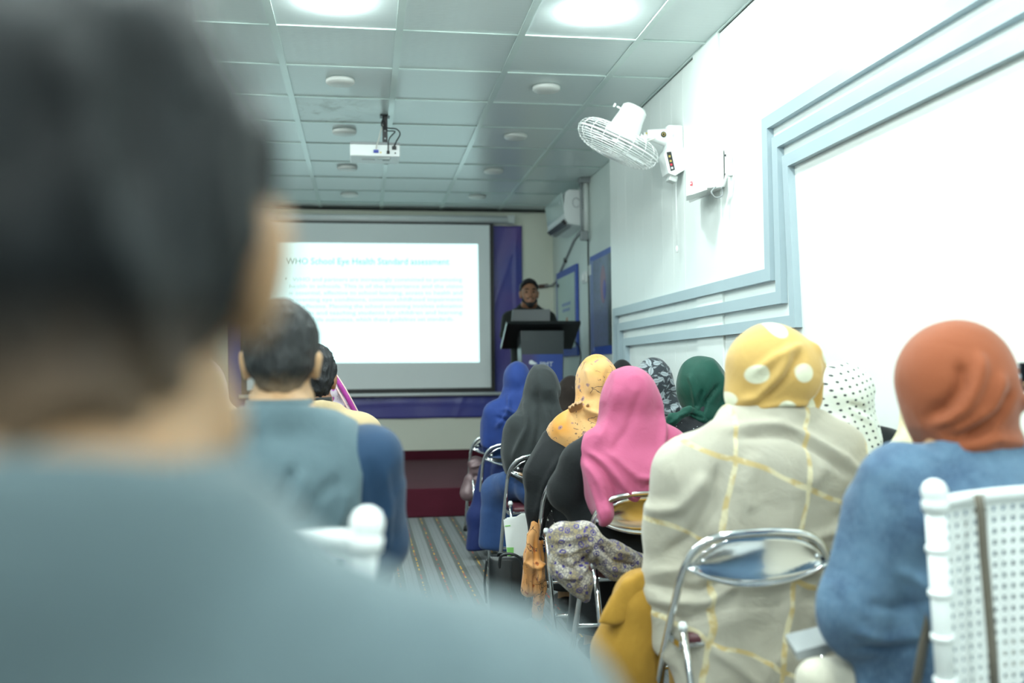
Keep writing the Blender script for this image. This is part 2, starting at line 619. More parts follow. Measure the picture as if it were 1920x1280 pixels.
# ------------------------------------------------------------------ banner, screen, slide
t = NT('purple_flex_banner')
oz = t.sep(t.obj)
col = t.mix(t.step(oz[0], 1.0, 1.4), (0.085, 0.08, 0.30), (0.125, 0.08, 0.30))
col = t.mix(t.step(t.noise(scale=1.6, detail=2), 0.4, 0.7), col, (0.065, 0.075, 0.32))
col = t.mix(t.step(oz[0], 1.68, 1.70), col, (0.03, 0.055, 0.26))
t.set(Base_Color=col, Roughness=0.38, Specular_IOR_Level=0.4)
M['banner'] = t.m
ban = empty('vinyl_banner', (0.36, YB - 0.03, 0.70), 'wrinkled purple vinyl banner hanging on the wall behind the projection screen', 'banner')
rng = random.Random(4)
def wr_(x, z):
    d = 0.010 * math.sin(9 * x + 5 * z) * math.exp(-((z - 0.85) / 0.3) ** 2)
    d += 0.012 * abs(math.sin(4.2 * (x * 1.8 - 0.55 * z) + 0.8)) * (1 if x > 1.3 else 0.4)
    d += 0.008 * math.exp(-((z - (0.86 + 0.01 * math.sin(3 * x))) / 0.018) ** 2)
    d += 0.012 * math.exp(-((x - 1.70 - 0.0 * z) / 0.02) ** 2)
    d += 0.010 * math.exp(-(((x - 1.46) * 0.94 - (z - 2.0) * 0.33) / 0.03) ** 2)
    return d
xs = np.linspace(-1.45, 1.772, 150); zs = np.linspace(0.70, 2.845, 90)
MB().sheet([[(x, YB - 0.022 - wr_(x, z), z) for z in zs] for x in xs], (0, 0.004, 0)).build('banner_sheet', M['banner'], ban)
textmesh('ALL URBAN DEVELOP', 0.052, plain('banner_lettering', (0.24, 0.27, 0.52), 0.5), 'banner_lettering', (0.018, YB - 0.045, 0.905), (1, 0, 0), (0, 0, 1), ban, depth=0.001, width=0.375)

YS = YB - 0.10
scr = empty('projection_screen', (0.2, YS, 0.95), 'pull-down projection screen with black border and white slide on the back wall', 'projection screen')
kS = YS / YB
def SW(px, py, Y=YS): return W(px, py, Y)
MB().box2((-1.30, YS, 0.982), (1.44, YS + 0.006, 2.86)).build('black_border', M['black_print'], scr)
M['screen_cloth'] = plain('screen_cloth', (0.84, 0.89, 0.89), 0.8, var=0.01)
MB().box2((-1.24, YS - 0.004, 1.03), (1.395, YS, 2.84)).build('screen_cloth', M['screen_cloth'], scr)
MB().tube([(-1.45, YS + 0.02, 2.90), (1.62, YS + 0.02, 2.905)], 0.042, 14).build('roller_case', M['white_plastic'], scr)
MB().box2((1.60, YS - 0.03, 2.86), (1.68, YB - 0.012, 2.95), 0.006).build('wall_bracket', M['offwhite'], scr)
MB().tube([(-1.33, YS - 0.004, 0.965), (1.555, YS - 0.004, 0.960)], 0.019, 10).build('bottom_bar', M['white_plastic'], scr)
M['slide'] = emis('projected_slide', (0.66, 1.0, 0.985), SLIDE_STRENGTH)
q = [SW(507, 454.5), SW(896, 457.5), SW(899, 679), SW(500, 681)]
q = [(p[0], YS - 0.0055, p[2]) for p in q]
MB().prism(q, (0, 0.001, 0)).build('projected_slide', M['slide'], scr)
M['slide_text'] = emis('slide_lettering', (0.38, 0.68, 0.64), 1.0)
M['slide_title'] = emis('slide_title', (0.10, 0.40, 0.37), 1.0)
p0 = SW(535, 495); p1 = SW(842, 494)
tag(textmesh('WHO School Eye Health Standard assessment', 0.096, M['slide_title'], 'slide_title', (p0[0], YS - 0.0065, p0[2]), (1, 0, 0.003), (0, 0, 1), scr, width=p1[0] - p0[0]), kind='stuff')
rows = ['WHO and partners are increasingly committed to promoting', 'health in schools. This is of the importance and the vision',
        'is essential, effective to school learning, access to health and', 'preventing eye conditions, common childhood impairments',
        'cost effective. Planning the school screening involves education', 'districts and teaching students for children and learning',
        'quality of life outcomes, which these guidelines set standards.']
for i, rw in enumerate(rows):
    a = SW(541 if i else 548, 527 + i * 12.6); b = SW(866 if i < 6 else 850, 527 + i * 12.6)
    tag(textmesh(rw, 0.056, M['slide_text'], 'slide_lettering', (a[0], YS - 0.0065, a[2]), (1, 0, 0.002), (0, 0, 1), scr, width=b[0] - a[0]), kind='stuff')
a = SW(535, 522)
MB().lathe([(0.0, 0), (0.009, 0), (0.009, 0.001), (0, 0.001)], (a[0], YS - 0.0065, a[2]), (0, -1, 0), 10).build('slide_bullet', M['slide_title'], scr)

# ------------------------------------------------------------------ recess wall: air conditioner, pipe, posters, box
ac = empty('air_conditioner', (XC, 9.5, 2.55), 'white split air conditioner high on the right wall above the lectern', 'air conditioner')
prof = [(0.0, 0.0), (0.0, 0.345), (-0.17, 0.345), (-0.205, 0.32), (-0.225, 0.17), (-0.215, 0.075), (-0.175, 0.018), (-0.06, 0.0)]
zb = 2.60
def acp(y): return [(XC + a * 1.0, y, zb + b) for a, b in prof]
ach = MB().prism(acp(9.10), (0, 0.86, 0)).build('housing', M['white_plastic'], ac)
MB().box((XC - 0.226, 9.53, zb + 0.205), (0.010, 0.855, 0.225), Matrix.Rotation(-0.13, 3, 'Y'), 0.003).build('front_panel', plain('ac_glossy_panel', (0.60, 0.70, 0.68), 0.12, var=0.01), ac)
vent = MB().box((XC - 0.205, 9.53, zb + 0.038), (0.05, 0.74, 0.035), Matrix.Rotation(0.8, 3, 'Y')).build('air_outlet', M['black_plastic'], ac)
MB().box((XC - 0.218, 9.53, zb + 0.033), (0.052, 0.72, 0.006), Matrix.Rotation(0.75, 3, 'Y'), 0.001).build('louvre', M['white_plastic'], ac)
MB().box((XC - 0.162, 9.53, zb + 0.004), (0.045, 0.72, 0.012), Matrix.Rotation(0.15, 3, 'Y')).build('louvre', M['grey_plastic'], ac)
MB().tube([(XC - 0.10 + 0.035 * math.cos(a), 9.097, zb + 0.22 + 0.045 * math.sin(a)) for a in np.linspace(0.5, 5.6, 24)], 0.003, 6).build('round_sticker', M['grey_plastic'], ach)
for k in range(4):
    MB().box((XC - 0.035, 9.098, zb + 0.17 + k * 0.028), (0.03, 0.003, 0.014)).build('sticker_line', M['grey_plastic'], ach)
MB().box((XC - 0.05, 9.098, zb + 0.11), (0.012, 0.003, 0.012)).build('screw_cap', M['black_plastic'], ach)
MB().box((XC - 0.238, 9.22, zb + 0.235), (0.002, 0.02, 0.03), Matrix.Rotation(-0.13, 3, 'Y')).build('indicator_light', M['white_print'], ac)

pp = empty('drain_pipe', (XC - 0.03, 8.95, 2.5), 'vertical grey pipe beside the air conditioner on the right wall', 'pipe')
MB().tube([(XC - 0.03, 8.98, CEIL), (XC - 0.03, 8.98, 2.52)], 0.026, 12).build('pipe', M['offwhite'], pp)
MB().tube([(XC - 0.075, 8.985, CEIL), (XC - 0.075, 8.985, 2.46)], 0.014, 10).build('insulated_hose', M['grey_plastic'], pp)
MB().box2((XC - 0.10, 8.92, CEIL - 0.05), (XC, 9.04, CEIL - 0.004), 0.005).build('ceiling_collar', M['grey_plastic'], pp)
MB().box2((XC - 0.09, 8.95, 2.44), (XC - 0.02, 9.01, 2.53), 0.008).build('coupling', M['grey_plastic'], pp)
pts = [(XC - 0.012, 9.0, 2.46)] + [(XC - 0.012, 9.0 + 0.012 * math.sin(z * 3), z) for z in np.linspace(2.3, 0.35, 14)]
tag(MB().tube(pts, 0.007, 6).build('wall_cable', M['cable_black']), 'thin dark cable running down the right wall between the two blue posters', 'cable')
pts = [(XC - 0.03, 9.2, 2.57), (XC - 0.015, 9.6, 2.53), (XC - 0.012, 10.1, 2.36), (XC - 0.012, 10.6, 2.19), (XC - 0.03, 10.76, 2.17), (1.98, 10.79, 2.165)]
hz = empty('refrigerant_hose', (XC, 10.2, 2.2), 'dark hose running from the air conditioner to the back corner', 'hose')
MB().tube(pts, 0.012, 8).build('hose', M['grey_plastic'], hz)
MB().box((XC - 0.015, 10.05, 2.375), (0.03, 0.045, 0.05), None, 0.004).build('clip', M['black_plastic'], hz)
MB().tube([(1.96, 10.79, 2.16), (2.07, 10.79, 2.172)], 0.022, 8).build('foam_end', plain('brown_foam', (0.10, 0.06, 0.05), 0.8), hz)
sk = empty('wall_socket', (XC, 9.05, 2.1), 'small white electrical socket on the right wall under the pipe', 'socket')
MB().box2((XC - 0.022, 9.10, 2.05), (XC, 9.24, 2.16), 0.004).build('socket_plate', M['white_plastic'], sk)
MB().box2((XC - 0.045, 9.13, 2.07), (XC - 0.022, 9.19, 2.13), 0.004).build('plug', M['white_plastic'], sk)
MB().box2((XC - 0.02, 8.87, 2.10), (XC, 8.97, 2.20), 0.004).build('switch_plate', M['offwhite'], sk)

M['poster_blue'] = plain('poster_blue_border', (0.035, 0.09, 0.42), 0.4)
M['poster_face'] = plain('poster_pale_sheet', (0.50, 0.62, 0.58), 0.35, var=0.04)
po = empty('framed_notice', (XC, 9.97, 1.36), 'pale framed notice with blue border on the right wall behind the lectern', 'poster')
pc = (XC - 0.012, 9.97, 1.815)
MB().box2((XC - 0.03, 9.47, 1.355), (XC - 0.004, 10.47, 2.275), 0.004).build('border_panel', M['poster_blue'], po)
MB().box2((XC - 0.034, 9.53, 1.44), (XC - 0.029, 10.40, 2.20)).build('notice_sheet', M['poster_face'], po)
M['poster_ink'] = plain('poster_faded_ink', (0.28, 0.36, 0.55), 0.6)
for k, (z, w_) in enumerate(((1.90, 0.42), (1.84, 0.36), (1.62, 0.44), (1.55, 0.34))):
    MB().box((XC - 0.036, 9.93, z), (0.002, w_, 0.03)).build('notice_line', M['poster_ink'], po)
MB().box((XC - 0.036, 9.90, 1.73), (0.002, 0.07, 0.06)).build('notice_emblem', plain('faded_orange', (0.5, 0.25, 0.14), 0.6), po)
MB().lathe([(0, 0), (0.018, 0), (0.018, 0.012), (0, 0.014)], (XC - 0.034, 10.33, 2.13), (-1, 0, 0), 10).build('screw_cap', M['black_plastic'], po)

t = NT('poster_photo_print')
yz = t.sep(t.obj)
c = t.mix(t.step(yz[1], -0.30, -0.10), (0.05, 0.075, 0.085), (0.16, 0.20, 0.33))
c = t.mix(t.ma('MULTIPLY', t.step(yz[1], -0.26, -0.18, 1, 0), t.step(yz[2], 0.40, 0.5, 1, 0)), c, (0.055, 0.07, 0.06))
nz = t.noise(t.mapping(t.obj, scale=(1, 9, 20)), 1.0, 4, 0.6)
c = t.mix(t.ma('MULTIPLY', t.step(nz, 0.45, 0.7), 0.6), c, (0.10, 0.16, 0.18))
t.set(Base_Color=c, Roughness=0.3)
M['poster_photo'] = t.m
p2 = empty('photo_poster', (XC, 8.45, 1.35), 'dark photographic poster with blue edges at the end of the white cladding', 'poster')
MB().box2((XC - 0.012, 7.95, 1.345), (XC - 0.004, 8.94, 2.275), 0.003).build('border_panel', M['poster_blue'], p2)
MB().box2((XC - 0.016, 7.99, 1.42), (XC - 0.011, 8.80, 2.22)).build('photo_print', M['poster_photo'], p2)
MB().box2((XC - 0.017, 8.80, 1.38), (XC - 0.0115, 8.925, 2.23)).build('side_band', plain('poster_lilac', (0.17, 0.23, 0.46), 0.4), p2)
pr = [(XC - 0.017, 8.42 + 0.10 * math.cos(a), 1.97 + 0.17 * math.sin(a)) for a in np.linspace(0, 2 * PI, 24)[:-1]]
MB().prism(pr, (0.001, 0, 0)).build('pink_shape', plain('poster_pink', (0.30, 0.17, 0.24), 0.4), p2)
pr = [(XC - 0.018, 8.37 + 0.05 * math.cos(a), 1.92 + 0.09 * math.sin(a)) for a in np.linspace(0, 2 * PI, 24)[:-1]]
MB().prism(pr, (0.001, 0, 0)).build('blue_shape', plain('poster_violet', (0.10, 0.10, 0.42), 0.4), p2)

# ------------------------------------------------------------------ projector
pj = empty('projector', (0.085, 6.85, CEIL - 0.2), 'white projector hanging from the ceiling on a black pole', 'projector')
y0 = 6.86
zc = CAMZ + 1.565
MB().box2((-0.088, y0, zc - 0.03), (0.262, y0 + 0.25, zc + 0.055), 0.008).build('housing', M['white_plastic'], pj)
MB().box2((-0.088, y0 + 0.002, zc + 0.054), (0.262, y0 + 0.248, zc + 0.072), 0.004).build('base_plate', M['grey_plastic'], pj)
MB().lathe([(0, 0), (0.04, 0), (0.04, 0.02), (0.03, 0.03), (0, 0.03)], (0.17, y0 + 0.25, zc + 0.01), (0, 1, 0), 20).build('lens', M['black_plastic'], pj)
MB().box((0.15, y0 + 0.06, zc - 0.033), (0.09, 0.05, 0.008), None, 0.002).build('focus_cover', M['offwhite'], pj)
MB().box((0.165, y0 + 0.10, zc - 0.033), (0.05, 0.02, 0.01), None, 0.002).build('vent_slot', M['grey_plastic'], pj)
MB().box((0.04, y0 + 0.11, zc - 0.032), (0.09, 0.012, 0.006)).build('label_strip', M['white_print'], pj)
px_, pz_ = 0.158, zc + 0.07
MB().box2((px_ - 0.018, y0 + 0.04, pz_ - 0.005), (px_ + 0.018, y0 + 0.075, CEIL - 0.005), 0.003).build('ceiling_pole', M['black_plastic'], pj)
MB().box2((px_ - 0.035, y0 + 0.02, CEIL - 0.014), (px_ + 0.035, y0 + 0.10, CEIL - 0.004), 0.003).build('ceiling_plate', M['black_plastic'], pj)
for z in (pz_ + 0.035, pz_ + 0.09):
    MB().tube([(px_, y0 + 0.03, z), (px_, y0 + 0.045, z)], 0.006, 8).build('bolt', M['steel'], pj)
MB().box((0.093, y0 - 0.008, zc + 0.003), (0.036, 0.016, 0.020), None, 0.003).build('video_plug', M['blue_plug'], pj)
MB().box((0.22, y0 - 0.008, zc + 0.030), (0.03, 0.02, 0.024), None, 0.003).build('power_plug', M['cable_black'], pj)
MB().box((0.178, y0 - 0.01, zc - 0.002), (0.02, 0.02, 0.02), None, 0.003).build('signal_plug', M['cable_black'], pj)
MB().box((0.228, y0 - 0.001, zc - 0.005), (0.010, 0.004, 0.010)).build('socket', M['black_plastic'], pj)
MB().box((0.126, y0 - 0.001, zc - 0.003), (0.010, 0.004, 0.010)).build('socket', M['gold'], pj)
def spl(pts, n=8):
    """Catmull-Rom through points"""
    P = [Vector(p) for p in pts]
    P = [P[0] * 2 - P[1]] + P + [P[-1] * 2 - P[-2]]
    out = []
    for i in range(1, len(P) - 2):
        for k in range(n):
            u = k / n
            a, b, c, d = P[i - 1], P[i], P[i + 1], P[i + 2]
            out.append(0.5 * ((2 * b) + (c - a) * u + (2 * a - 5 * b + 4 * c - d) * u * u + (3 * b - a - 3 * c + d) * u ** 3))
    out.append(P[-2])
    return out
yk = y0 - 0.01
MB().tube(spl([(px_ - 0.01, y0 + 0.03, CEIL - 0.02), (px_ - 0.025, yk, CEIL - 0.09), (px_ + 0.02, yk, zc + 0.17), (0.235, yk, zc + 0.165), (0.262, yk, zc + 0.13), (0.235, yk, zc + 0.075), (0.22, yk, zc + 0.04)]), 0.005, 6).build('power_cable', M['cable_black'], pj)
MB().tube(spl([(px_ - 0.005, y0 + 0.03, CEIL - 0.05), (px_ + 0.01, yk, zc + 0.155), (0.215, yk, zc + 0.15), (0.225, yk, zc + 0.14), (0.185, yk, zc + 0.09), (0.178, yk, zc + 0.0)]), 0.0045, 6).build('signal_cable', M['cable_black'], pj)
MB().tube(spl([(px_ - 0.015, y0 + 0.03, CEIL - 0.08), (px_ - 0.03, yk, zc + 0.15), (px_ - 0.045, yk, zc + 0.09), (0.10, yk, zc + 0.05), (0.093, yk, zc + 0.01)]), 0.0045, 6).build('video_cable', M['cable_white'], pj)

# ------------------------------------------------------------------ wall fan
YFAN = 5.65
fan = empty('wall_fan', (XR, YFAN, CAMZ + 1.35), 'white wall-mounted fan with wire cage tilted downward on the right wall', 'fan')
def FW(px, py, dy=0.0):
    p = W(px, py, YFAN + dy); return Vector(p)
zt_, zb_ = CAMZ + 1.50, CAMZ + 1.30
MB().box2((XR - 0.10, YFAN - 0.055, CAMZ + 1.33), (XR, YFAN + 0.055, CAMZ + 1.485), 0.014).build('wall_bracket', M['white_enamel'], fan)
pb = [(XR, YFAN - 0.06, CAMZ + 1.34), (XR - 0.11, YFAN - 0.06, CAMZ + 1.335), (XR - 0.125, YFAN - 0.06, CAMZ + 1.30), (XR - 0.10, YFAN - 0.06, CAMZ + 1.19), (XR - 0.06, YFAN - 0.06, CAMZ + 1.175), (XR, YFAN - 0.06, CAMZ + 1.21)]
cbx = MB().prism(pb, (0, 0.12, 0)).build('control_box', M['white_enamel'], fan)
cb = [(XR - 0.112, YFAN - 0.0615, CAMZ + 1.315), (XR - 0.082, YFAN - 0.0615, CAMZ + 1.32), (XR - 0.060, YFAN - 0.0615, CAMZ + 1.21), (XR - 0.086, YFAN - 0.0615, CAMZ + 1.20)]
MB().prism(cb, (0, 0.002, 0)).build('name_plate', M['black_print'], cbx)
for (dx, z, m) in ((-0.093, 1.29, 'gold'), (-0.087, 1.262, 'gold'), (-0.083, 1.24, 'red'), (-0.078, 1.22, 'white_print')):
    MB().box((XR + dx, YFAN - 0.063, CAMZ + z), (0.012, 0.002, 0.012)).build('plate_mark', M[m], cbx)
MB().box((XR - 0.06, YFAN, CAMZ + 1.165), (0.05, 0.07, 0.04), Matrix.Rotation(0.3, 3, 'Y'), 0.006).build('pull_switch', M['offwhite'], fan)
a0 = Vector((XR - 0.06, YFAN, CAMZ + 1.415)); a1 = FW(1212, 252)
arm = MB().tube([a0, a0.lerp(a1, 0.35), a0.lerp(a1, 0.8), a1], [0.058, 0.05, 0.036, 0.028], 16)
arm.build('arm', M['white_enamel'], fan)
p = FW(1244, 252, -0.053)
MB().lathe([(0, 0), (0.017, 0), (0.017, 0.004), (0, 0.004)], p, (0, -1, 0), 18).build('emblem', M['black_print'], fan)
MB().tube([p + Vector((0.009 * math.cos(a), -0.0045, 0.009 * math.sin(a))) for a in np.linspace(0, 2 * PI, 14)[:-1]], 0.0018, 5, closed=True).build('emblem_ring', M['gold'], fan)
p = FW(1212, 250, -0.035)
MB().lathe([(0, 0), (0.006, 0), (0.006, 0.004), (0, 0.004)], p, (0, -1, 0), 10).build('pivot_screw', M['gold'], fan)
# head: axis from cage centre to motor end
C0 = FW(1157, 272); Cm = FW(1189, 203)
ax = (Cm - C0); _r = Vector(_ray(1157, 272)).normalized(); ax.y = (0.03 - ax.x * _r.x - ax.z * _r.z) / _r.y; ax = ax.normalized()
R_ = 0.262
xa = Vector((ax.z, 0, -ax.x)).normalized(); ya = ax.cross(xa)
def ring(r, h): return [C0 + ax * h + (xa * math.cos(a) + ya * math.sin(a)) * r for a in np.linspace(0, 2 * PI, 41)[:-1]]
MB().tube(ring(R_, 0.012), 0.0055, 6, closed=True).build('cage_rim', M['white_enamel'], fan)
prof_b = lambda r: 0.012 + 0.075 * max(0, 1 - max(0, (r / R_ - 0.62) / 0.38) ** 2) ** 0.5
prof_f = lambda r: 0.008 - 0.085 * max(0, 1 - max(0, (r / R_ - 0.45) / 0.55) ** 2) ** 0.5
for nm, pf, rs in (('rear_grille', prof_b, (0.258, 0.250, 0.238, 0.218, 0.193, 0.165, 0.135)), ('front_grille', prof_f, (0.260, 0.254, 0.246, 0.234, 0.218, 0.198, 0.176, 0.15, 0.124, 0.098, 0.072))):
    b = MB()
    for r in rs: b.tube(ring(r, pf(r)), 0.0017, 4, closed=True)
    for k in range(18):
        a = 2 * PI * k / 18
        b.tube([C0 + ax * pf(r) + (xa * math.cos(a) + ya * math.sin(a)) * r for r in (R_, 0.258, 0.25, 0.24, 0.22, 0.19, 0.15, 0.10, 0.06)], 0.0020, 4)
    b.build(nm, M['white_enamel'], fan)
MB().lathe([(0, -0.085), (0.06, -0.084), (0.07, -0.078), (0.06, -0.074), (0, -0.074)], C0, ax, 24).build('front_badge', M['white_enamel'], fan)
Lm = (Cm - C0).length
MB().lathe([(0.0, 0.05), (0.075, 0.05), (0.098, 0.07), (0.094, 0.12), (0.082, Lm * 0.72), (0.078, Lm * 0.93), (0.06, Lm), (0, Lm + 0.004)], C0, ax, 28).build('motor_housing', M['white_enamel'], fan)
MB().lathe([(0.1, 0.045), (0.112, 0.05), (0.112, 0.075), (0.1, 0.08)], C0, ax, 28).build('motor_collar', M['white_enamel'], fan)
kb = C0 + ax * (Lm * 0.80) - xa * 0.07
MB().tube([kb, kb - xa * 0.035], 0.006, 8).lathe([(0, 0), (0.013, 0), (0.013, 0.012), (0, 0.012)], kb - xa * 0.045, -xa, 10).build('oscillation_knob', M['white_enamel'], fan)
MB().lathe([(0, -0.05), (0.035, -0.045), (0.045, -0.02), (0.045, 0.03), (0, 0.03)], C0, ax, 20).build('blade_hub', M['white_enamel'], fan)
for k in range(3):
    g = []
    for r in np.linspace(0.035, 0.225, 7):
        row = []
        for s in np.linspace(-0.5, 0.5, 7):
            wv = (0.55 + 1.0 * math.sin(min(1, (r - 0.03) / 0.16) * PI * 0.62))
            a = 2 * PI * k / 3 + s * wv * 0.95 + r * 1.6
            row.append(C0 + (xa * math.cos(a) + ya * math.sin(a)) * r + ax * (-0.012 + 0.05 * s))
        g.append(row)
    MB().sheet(g, ax * 0.003).build('fan_blade', plain('fan_blade_plastic', (0.75, 0.78, 0.78), 0.25, var=0.01), fan)
MB().tube([C0 + ax * 0.10 + xa * 0.09, FW(1207, 262), a1], [0.03, 0.022, 0.026], 10).build('tilt_joint', M['white_enamel'], fan)
MB().tube(spl([C0 + ax * 0.09 + xa * 0.12, FW(1212, 264, -0.03), FW(1225, 261, -0.05), a1 + Vector((0.04, -0.04, -0.03))]), 0.004, 6).build('power_cable', M['cable_white'], fan)
c_ = Vector((XR - 0.035, YFAN, 0))
MB().tube([(c_.x, c_.y, CAMZ + 1.17), (c_.x, c_.y, CAMZ + 0.74)], 0.002, 5).build('pull_cord', M['white_plastic'], fan)
MB().lathe([(0, 0), (0.008, 0.004), (0.009, 0.03), (0.003, 0.045), (0, 0.046)], (c_.x, c_.y, CAMZ + 0.715), seg=10).build('cord_toggle', M['white_plastic'], fan)

# ------------------------------------------------------------------ white wall speaker beside the fan
sp = empty('wall_speaker', (XR, 4.95, CAMZ + 1.1), 'white boxy wall speaker on a swivel bracket right of the fan', 'speaker')
ang = 0.62
Rz = Matrix.Rotation(ang, 3, 'Z')
def spk(px, py, d): return Vector(W(px, py, d))
qa = [spk(1287, 264, 5.02), spk(1348, 262, 4.90), spk(1356, 272, 4.89), spk(1357, 343, 4.89), spk(1350, 350, 4.90), spk(1325, 352, 4.94), spk(1287, 367, 5.02)]
MB().prism(qa, (0.09, 0.21, 0.0)).build('speaker_cabinet', M['white_enamel'], sp)
qb = [spk(1287, 367, 5.0), spk(1300, 358, 4.985), spk(1326, 352, 4.94), spk(1326, 355, 4.94), spk(1300, 364, 4.985)]
MB().prism(qb, (0.05, 0.15, 0)).build('lower_lip', M['offwhite'], sp)
p = spk(1296, 344, 4.996)
MB().box(p, (0.014, 0.004, 0.022), Matrix.Rotation(-0.9, 3, 'Z')).build('red_badge', M['red'], sp)
MB().box(p + Vector((-0.002, -0.003, 0.0)), (0.006, 0.003, 0.008), Matrix.Rotation(-0.9, 3, 'Z')).build('badge_mark', M['white_print'], sp)
yb_ = 4.83
MB().box2((XR - 0.03, yb_ - 0.005, CAMZ + 1.02), (XR, yb_ + 0.03, CAMZ + 1.20), 0.004).build('bracket_plate', M['white_enamel'], sp)
MB().tube([spk(1358, 278, 4.86), spk(1364, 290, 4.80), spk(1364, 322, 4.80), spk(1357, 348, 4.83), spk(1342, 352, 4.9)], 0.007, 8).build('bracket_arm', M['white_enamel'], sp)
for py in (291, 327):
    MB().lathe([(0, 0), (0.008, 0), (0.008, 0.006), (0, 0.006)], spk(1361, py, 4.815), (0, -1, 0), 10).build('screw', M['black_plastic'], sp)
MB().tube(spl([spk(1342, 350, 4.88), spk(1334, 360, 4.87), spk(1342, 370, 4.86), spk(1354, 366, 4.86), spk(1353, 352, 4.88)]), 0.004, 6).build('speaker_cable', M['grey_plastic'], sp)

# ------------------------------------------------------------------ lectern and laptop
LY = 8.80
lc = empty('lectern', (1.57, LY + 0.2, 0.239), 'black and grey lectern with tilted desk and blue printed front on the stage', 'lectern')
tA, tB = W(950, 607, LY), W(1089, 606.5, LY)
bA, bB = W(939, 654, LY + 0.42), W(1072, 654.5, LY + 0.42)
nrm = Vector(tB - tA).cross(Vector(bA - tA)).normalized()
if nrm.z > 0: nrm = -nrm
MB().prism([tA, tB, bB, bA], -nrm * 0.03).build('desk_top', plain('lectern_black', (0.012, 0.014, 0.015), 0.3), lc)
MB().prism([tA, W(951.5, 606.8, LY), W(940.7, 654.5, LY + 0.42), bA], nrm * 0.004).build('metal_edging', M['steel'], lc)
cA, cB = W(976, 620, LY + 0.05), W(1057, 620, LY + 0.05)
z_t = cA[2]
cx0, cx1 = cA[0], cB[0]
MB().prism([(cx0, LY + 0.05, z_t), (cx1, LY + 0.05, z_t), (cx1 - 0.03, LY + 0.05, 0.27), (cx0 + 0.03, LY + 0.05, 0.27)], (0, 0.22, 0)).build('column', M['dark_grey'], lc)
MB().box2((cx0 - 0.06, LY - 0.03, 0.239), (cx1 + 0.06, LY + 0.38, 0.285), 0.006).build('base_plate', M['dark_grey'], lc)
zl = W(1000, 664, LY + 0.045)[2]
t = NT('lectern_blue_print')
oz = t.sep(t.obj)
t.set(Base_Color=t.mix(t.step(oz[0], -0.06, 0.06, 0, 1), (0.06, 0.05, 0.18), (0.035, 0.075, 0.33)), Roughness=0.35)
MB().prism([(cx0 + 0.012, LY + 0.046, zl), (cx1 - 0.012, LY + 0.046, zl), (cx1 - 0.035, LY + 0.046, 0.6), (cx0 + 0.035, LY + 0.046, 0.6)], (0, 0.003, 0)).build('front_print', t.m, lc)
p = W(996, 679, LY + 0.04)
lo = [(-4, 0), (-3, 3), (1, 4), (6, 1), (12, -2), (8, -4), (2, -4), (-3, -3)]
k = LY / 1820
MB().prism([(p[0] + a * k, LY + 0.044, p[2] + b * k * 1.1) for a, b in lo], (0, 0.002, 0)).build('bird_emblem', M['white_print'], lc)
p = W(1012, 687, LY + 0.04)
textmesh('PMT', 0.062, M['white_print'], 'front_lettering', (p[0], LY + 0.044, p[2]), (1, 0, 0), (0, 0, 1), lc, width=25 * k)

lp = empty('laptop', (1.52, LY + 0.12, z_t + 0.08), 'silver laptop open on top of the lectern, lid towards the audience', 'laptop')
l0, l1 = W(958.5, 607, LY + 0.03), W(1031, 607, LY + 0.03)
lt0, lt1 = W(961, 580.5, LY - 0.02), W(1031.5, 579.5, LY - 0.02)
MB().prism([l0, l1, lt1, lt0], (0, 0.009, 0.0)).build('lid', M['silver'], lp)
dsl = Vector(bA - tA).normalized()
MB().prism([Vector(l0) + Vector((0, 0, 0.0)), Vector(l1), Vector(l1) + dsl * 0.24 + Vector((0.01, 0, 0)), Vector(l0) + dsl * 0.24 + Vector((0.01, 0, 0))], (0, 0, 0.016)).build('keyboard_base', M['silver'], lp)
p = W(991.5, 605.5, LY + 0.0)
textmesh('hp', 0.04, M['white_print'], 'lid_logo', (p[0], LY + 0.021, p[2]), (1, 0, 0), (0, -0.05, 1), lp, shear=0.3)
tag(MB().tube(spl([W(1078, 640, LY + 0.4), W(1087, 655, LY + 0.42), W(1086, 690, LY + 0.42), (1.93, LY + 0.5, 0.6), (1.95, LY + 0.45, 0.25)]), 0.006, 6).build('microphone_cable', M['cable_black']), 'thin black cable hanging from the right side of the lectern', 'cable')
# ================================================================== soft forms: distance fields meshed by surface nets
F32 = np.float32


def _hash(ix, iy, iz, seed):
    h = (ix.astype(np.int64) * 374761393 + iy.astype(np.int64) * 668265263 + iz.astype(np.int64) * 2147483647 + seed * 1274126177) & 0xFFFFFFFF
    h = ((h ^ (h >> 13)) * 1274126177) & 0xFFFFFFFF
    return ((h ^ (h >> 16)) & 0xFFFF).astype(np.float64) / 65535.0


def vnoise(P, f, seed=0):
    Q = P * np.asarray(f)
    I = np.floor(Q); U = Q - I
    U = U * U * (3 - 2 * U)
    I = I.astype(np.int64)
    r = 0
    for dx in (0, 1):
        for dy in (0, 1):
            for dz in (0, 1):
                w = (U[:, 0] if dx else 1 - U[:, 0]) * (U[:, 1] if dy else 1 - U[:, 1]) * (U[:, 2] if dz else 1 - U[:, 2])
                r = r + w * _hash(I[:, 0] + dx, I[:, 1] + dy, I[:, 2] + dz, seed)
    return r - 0.5


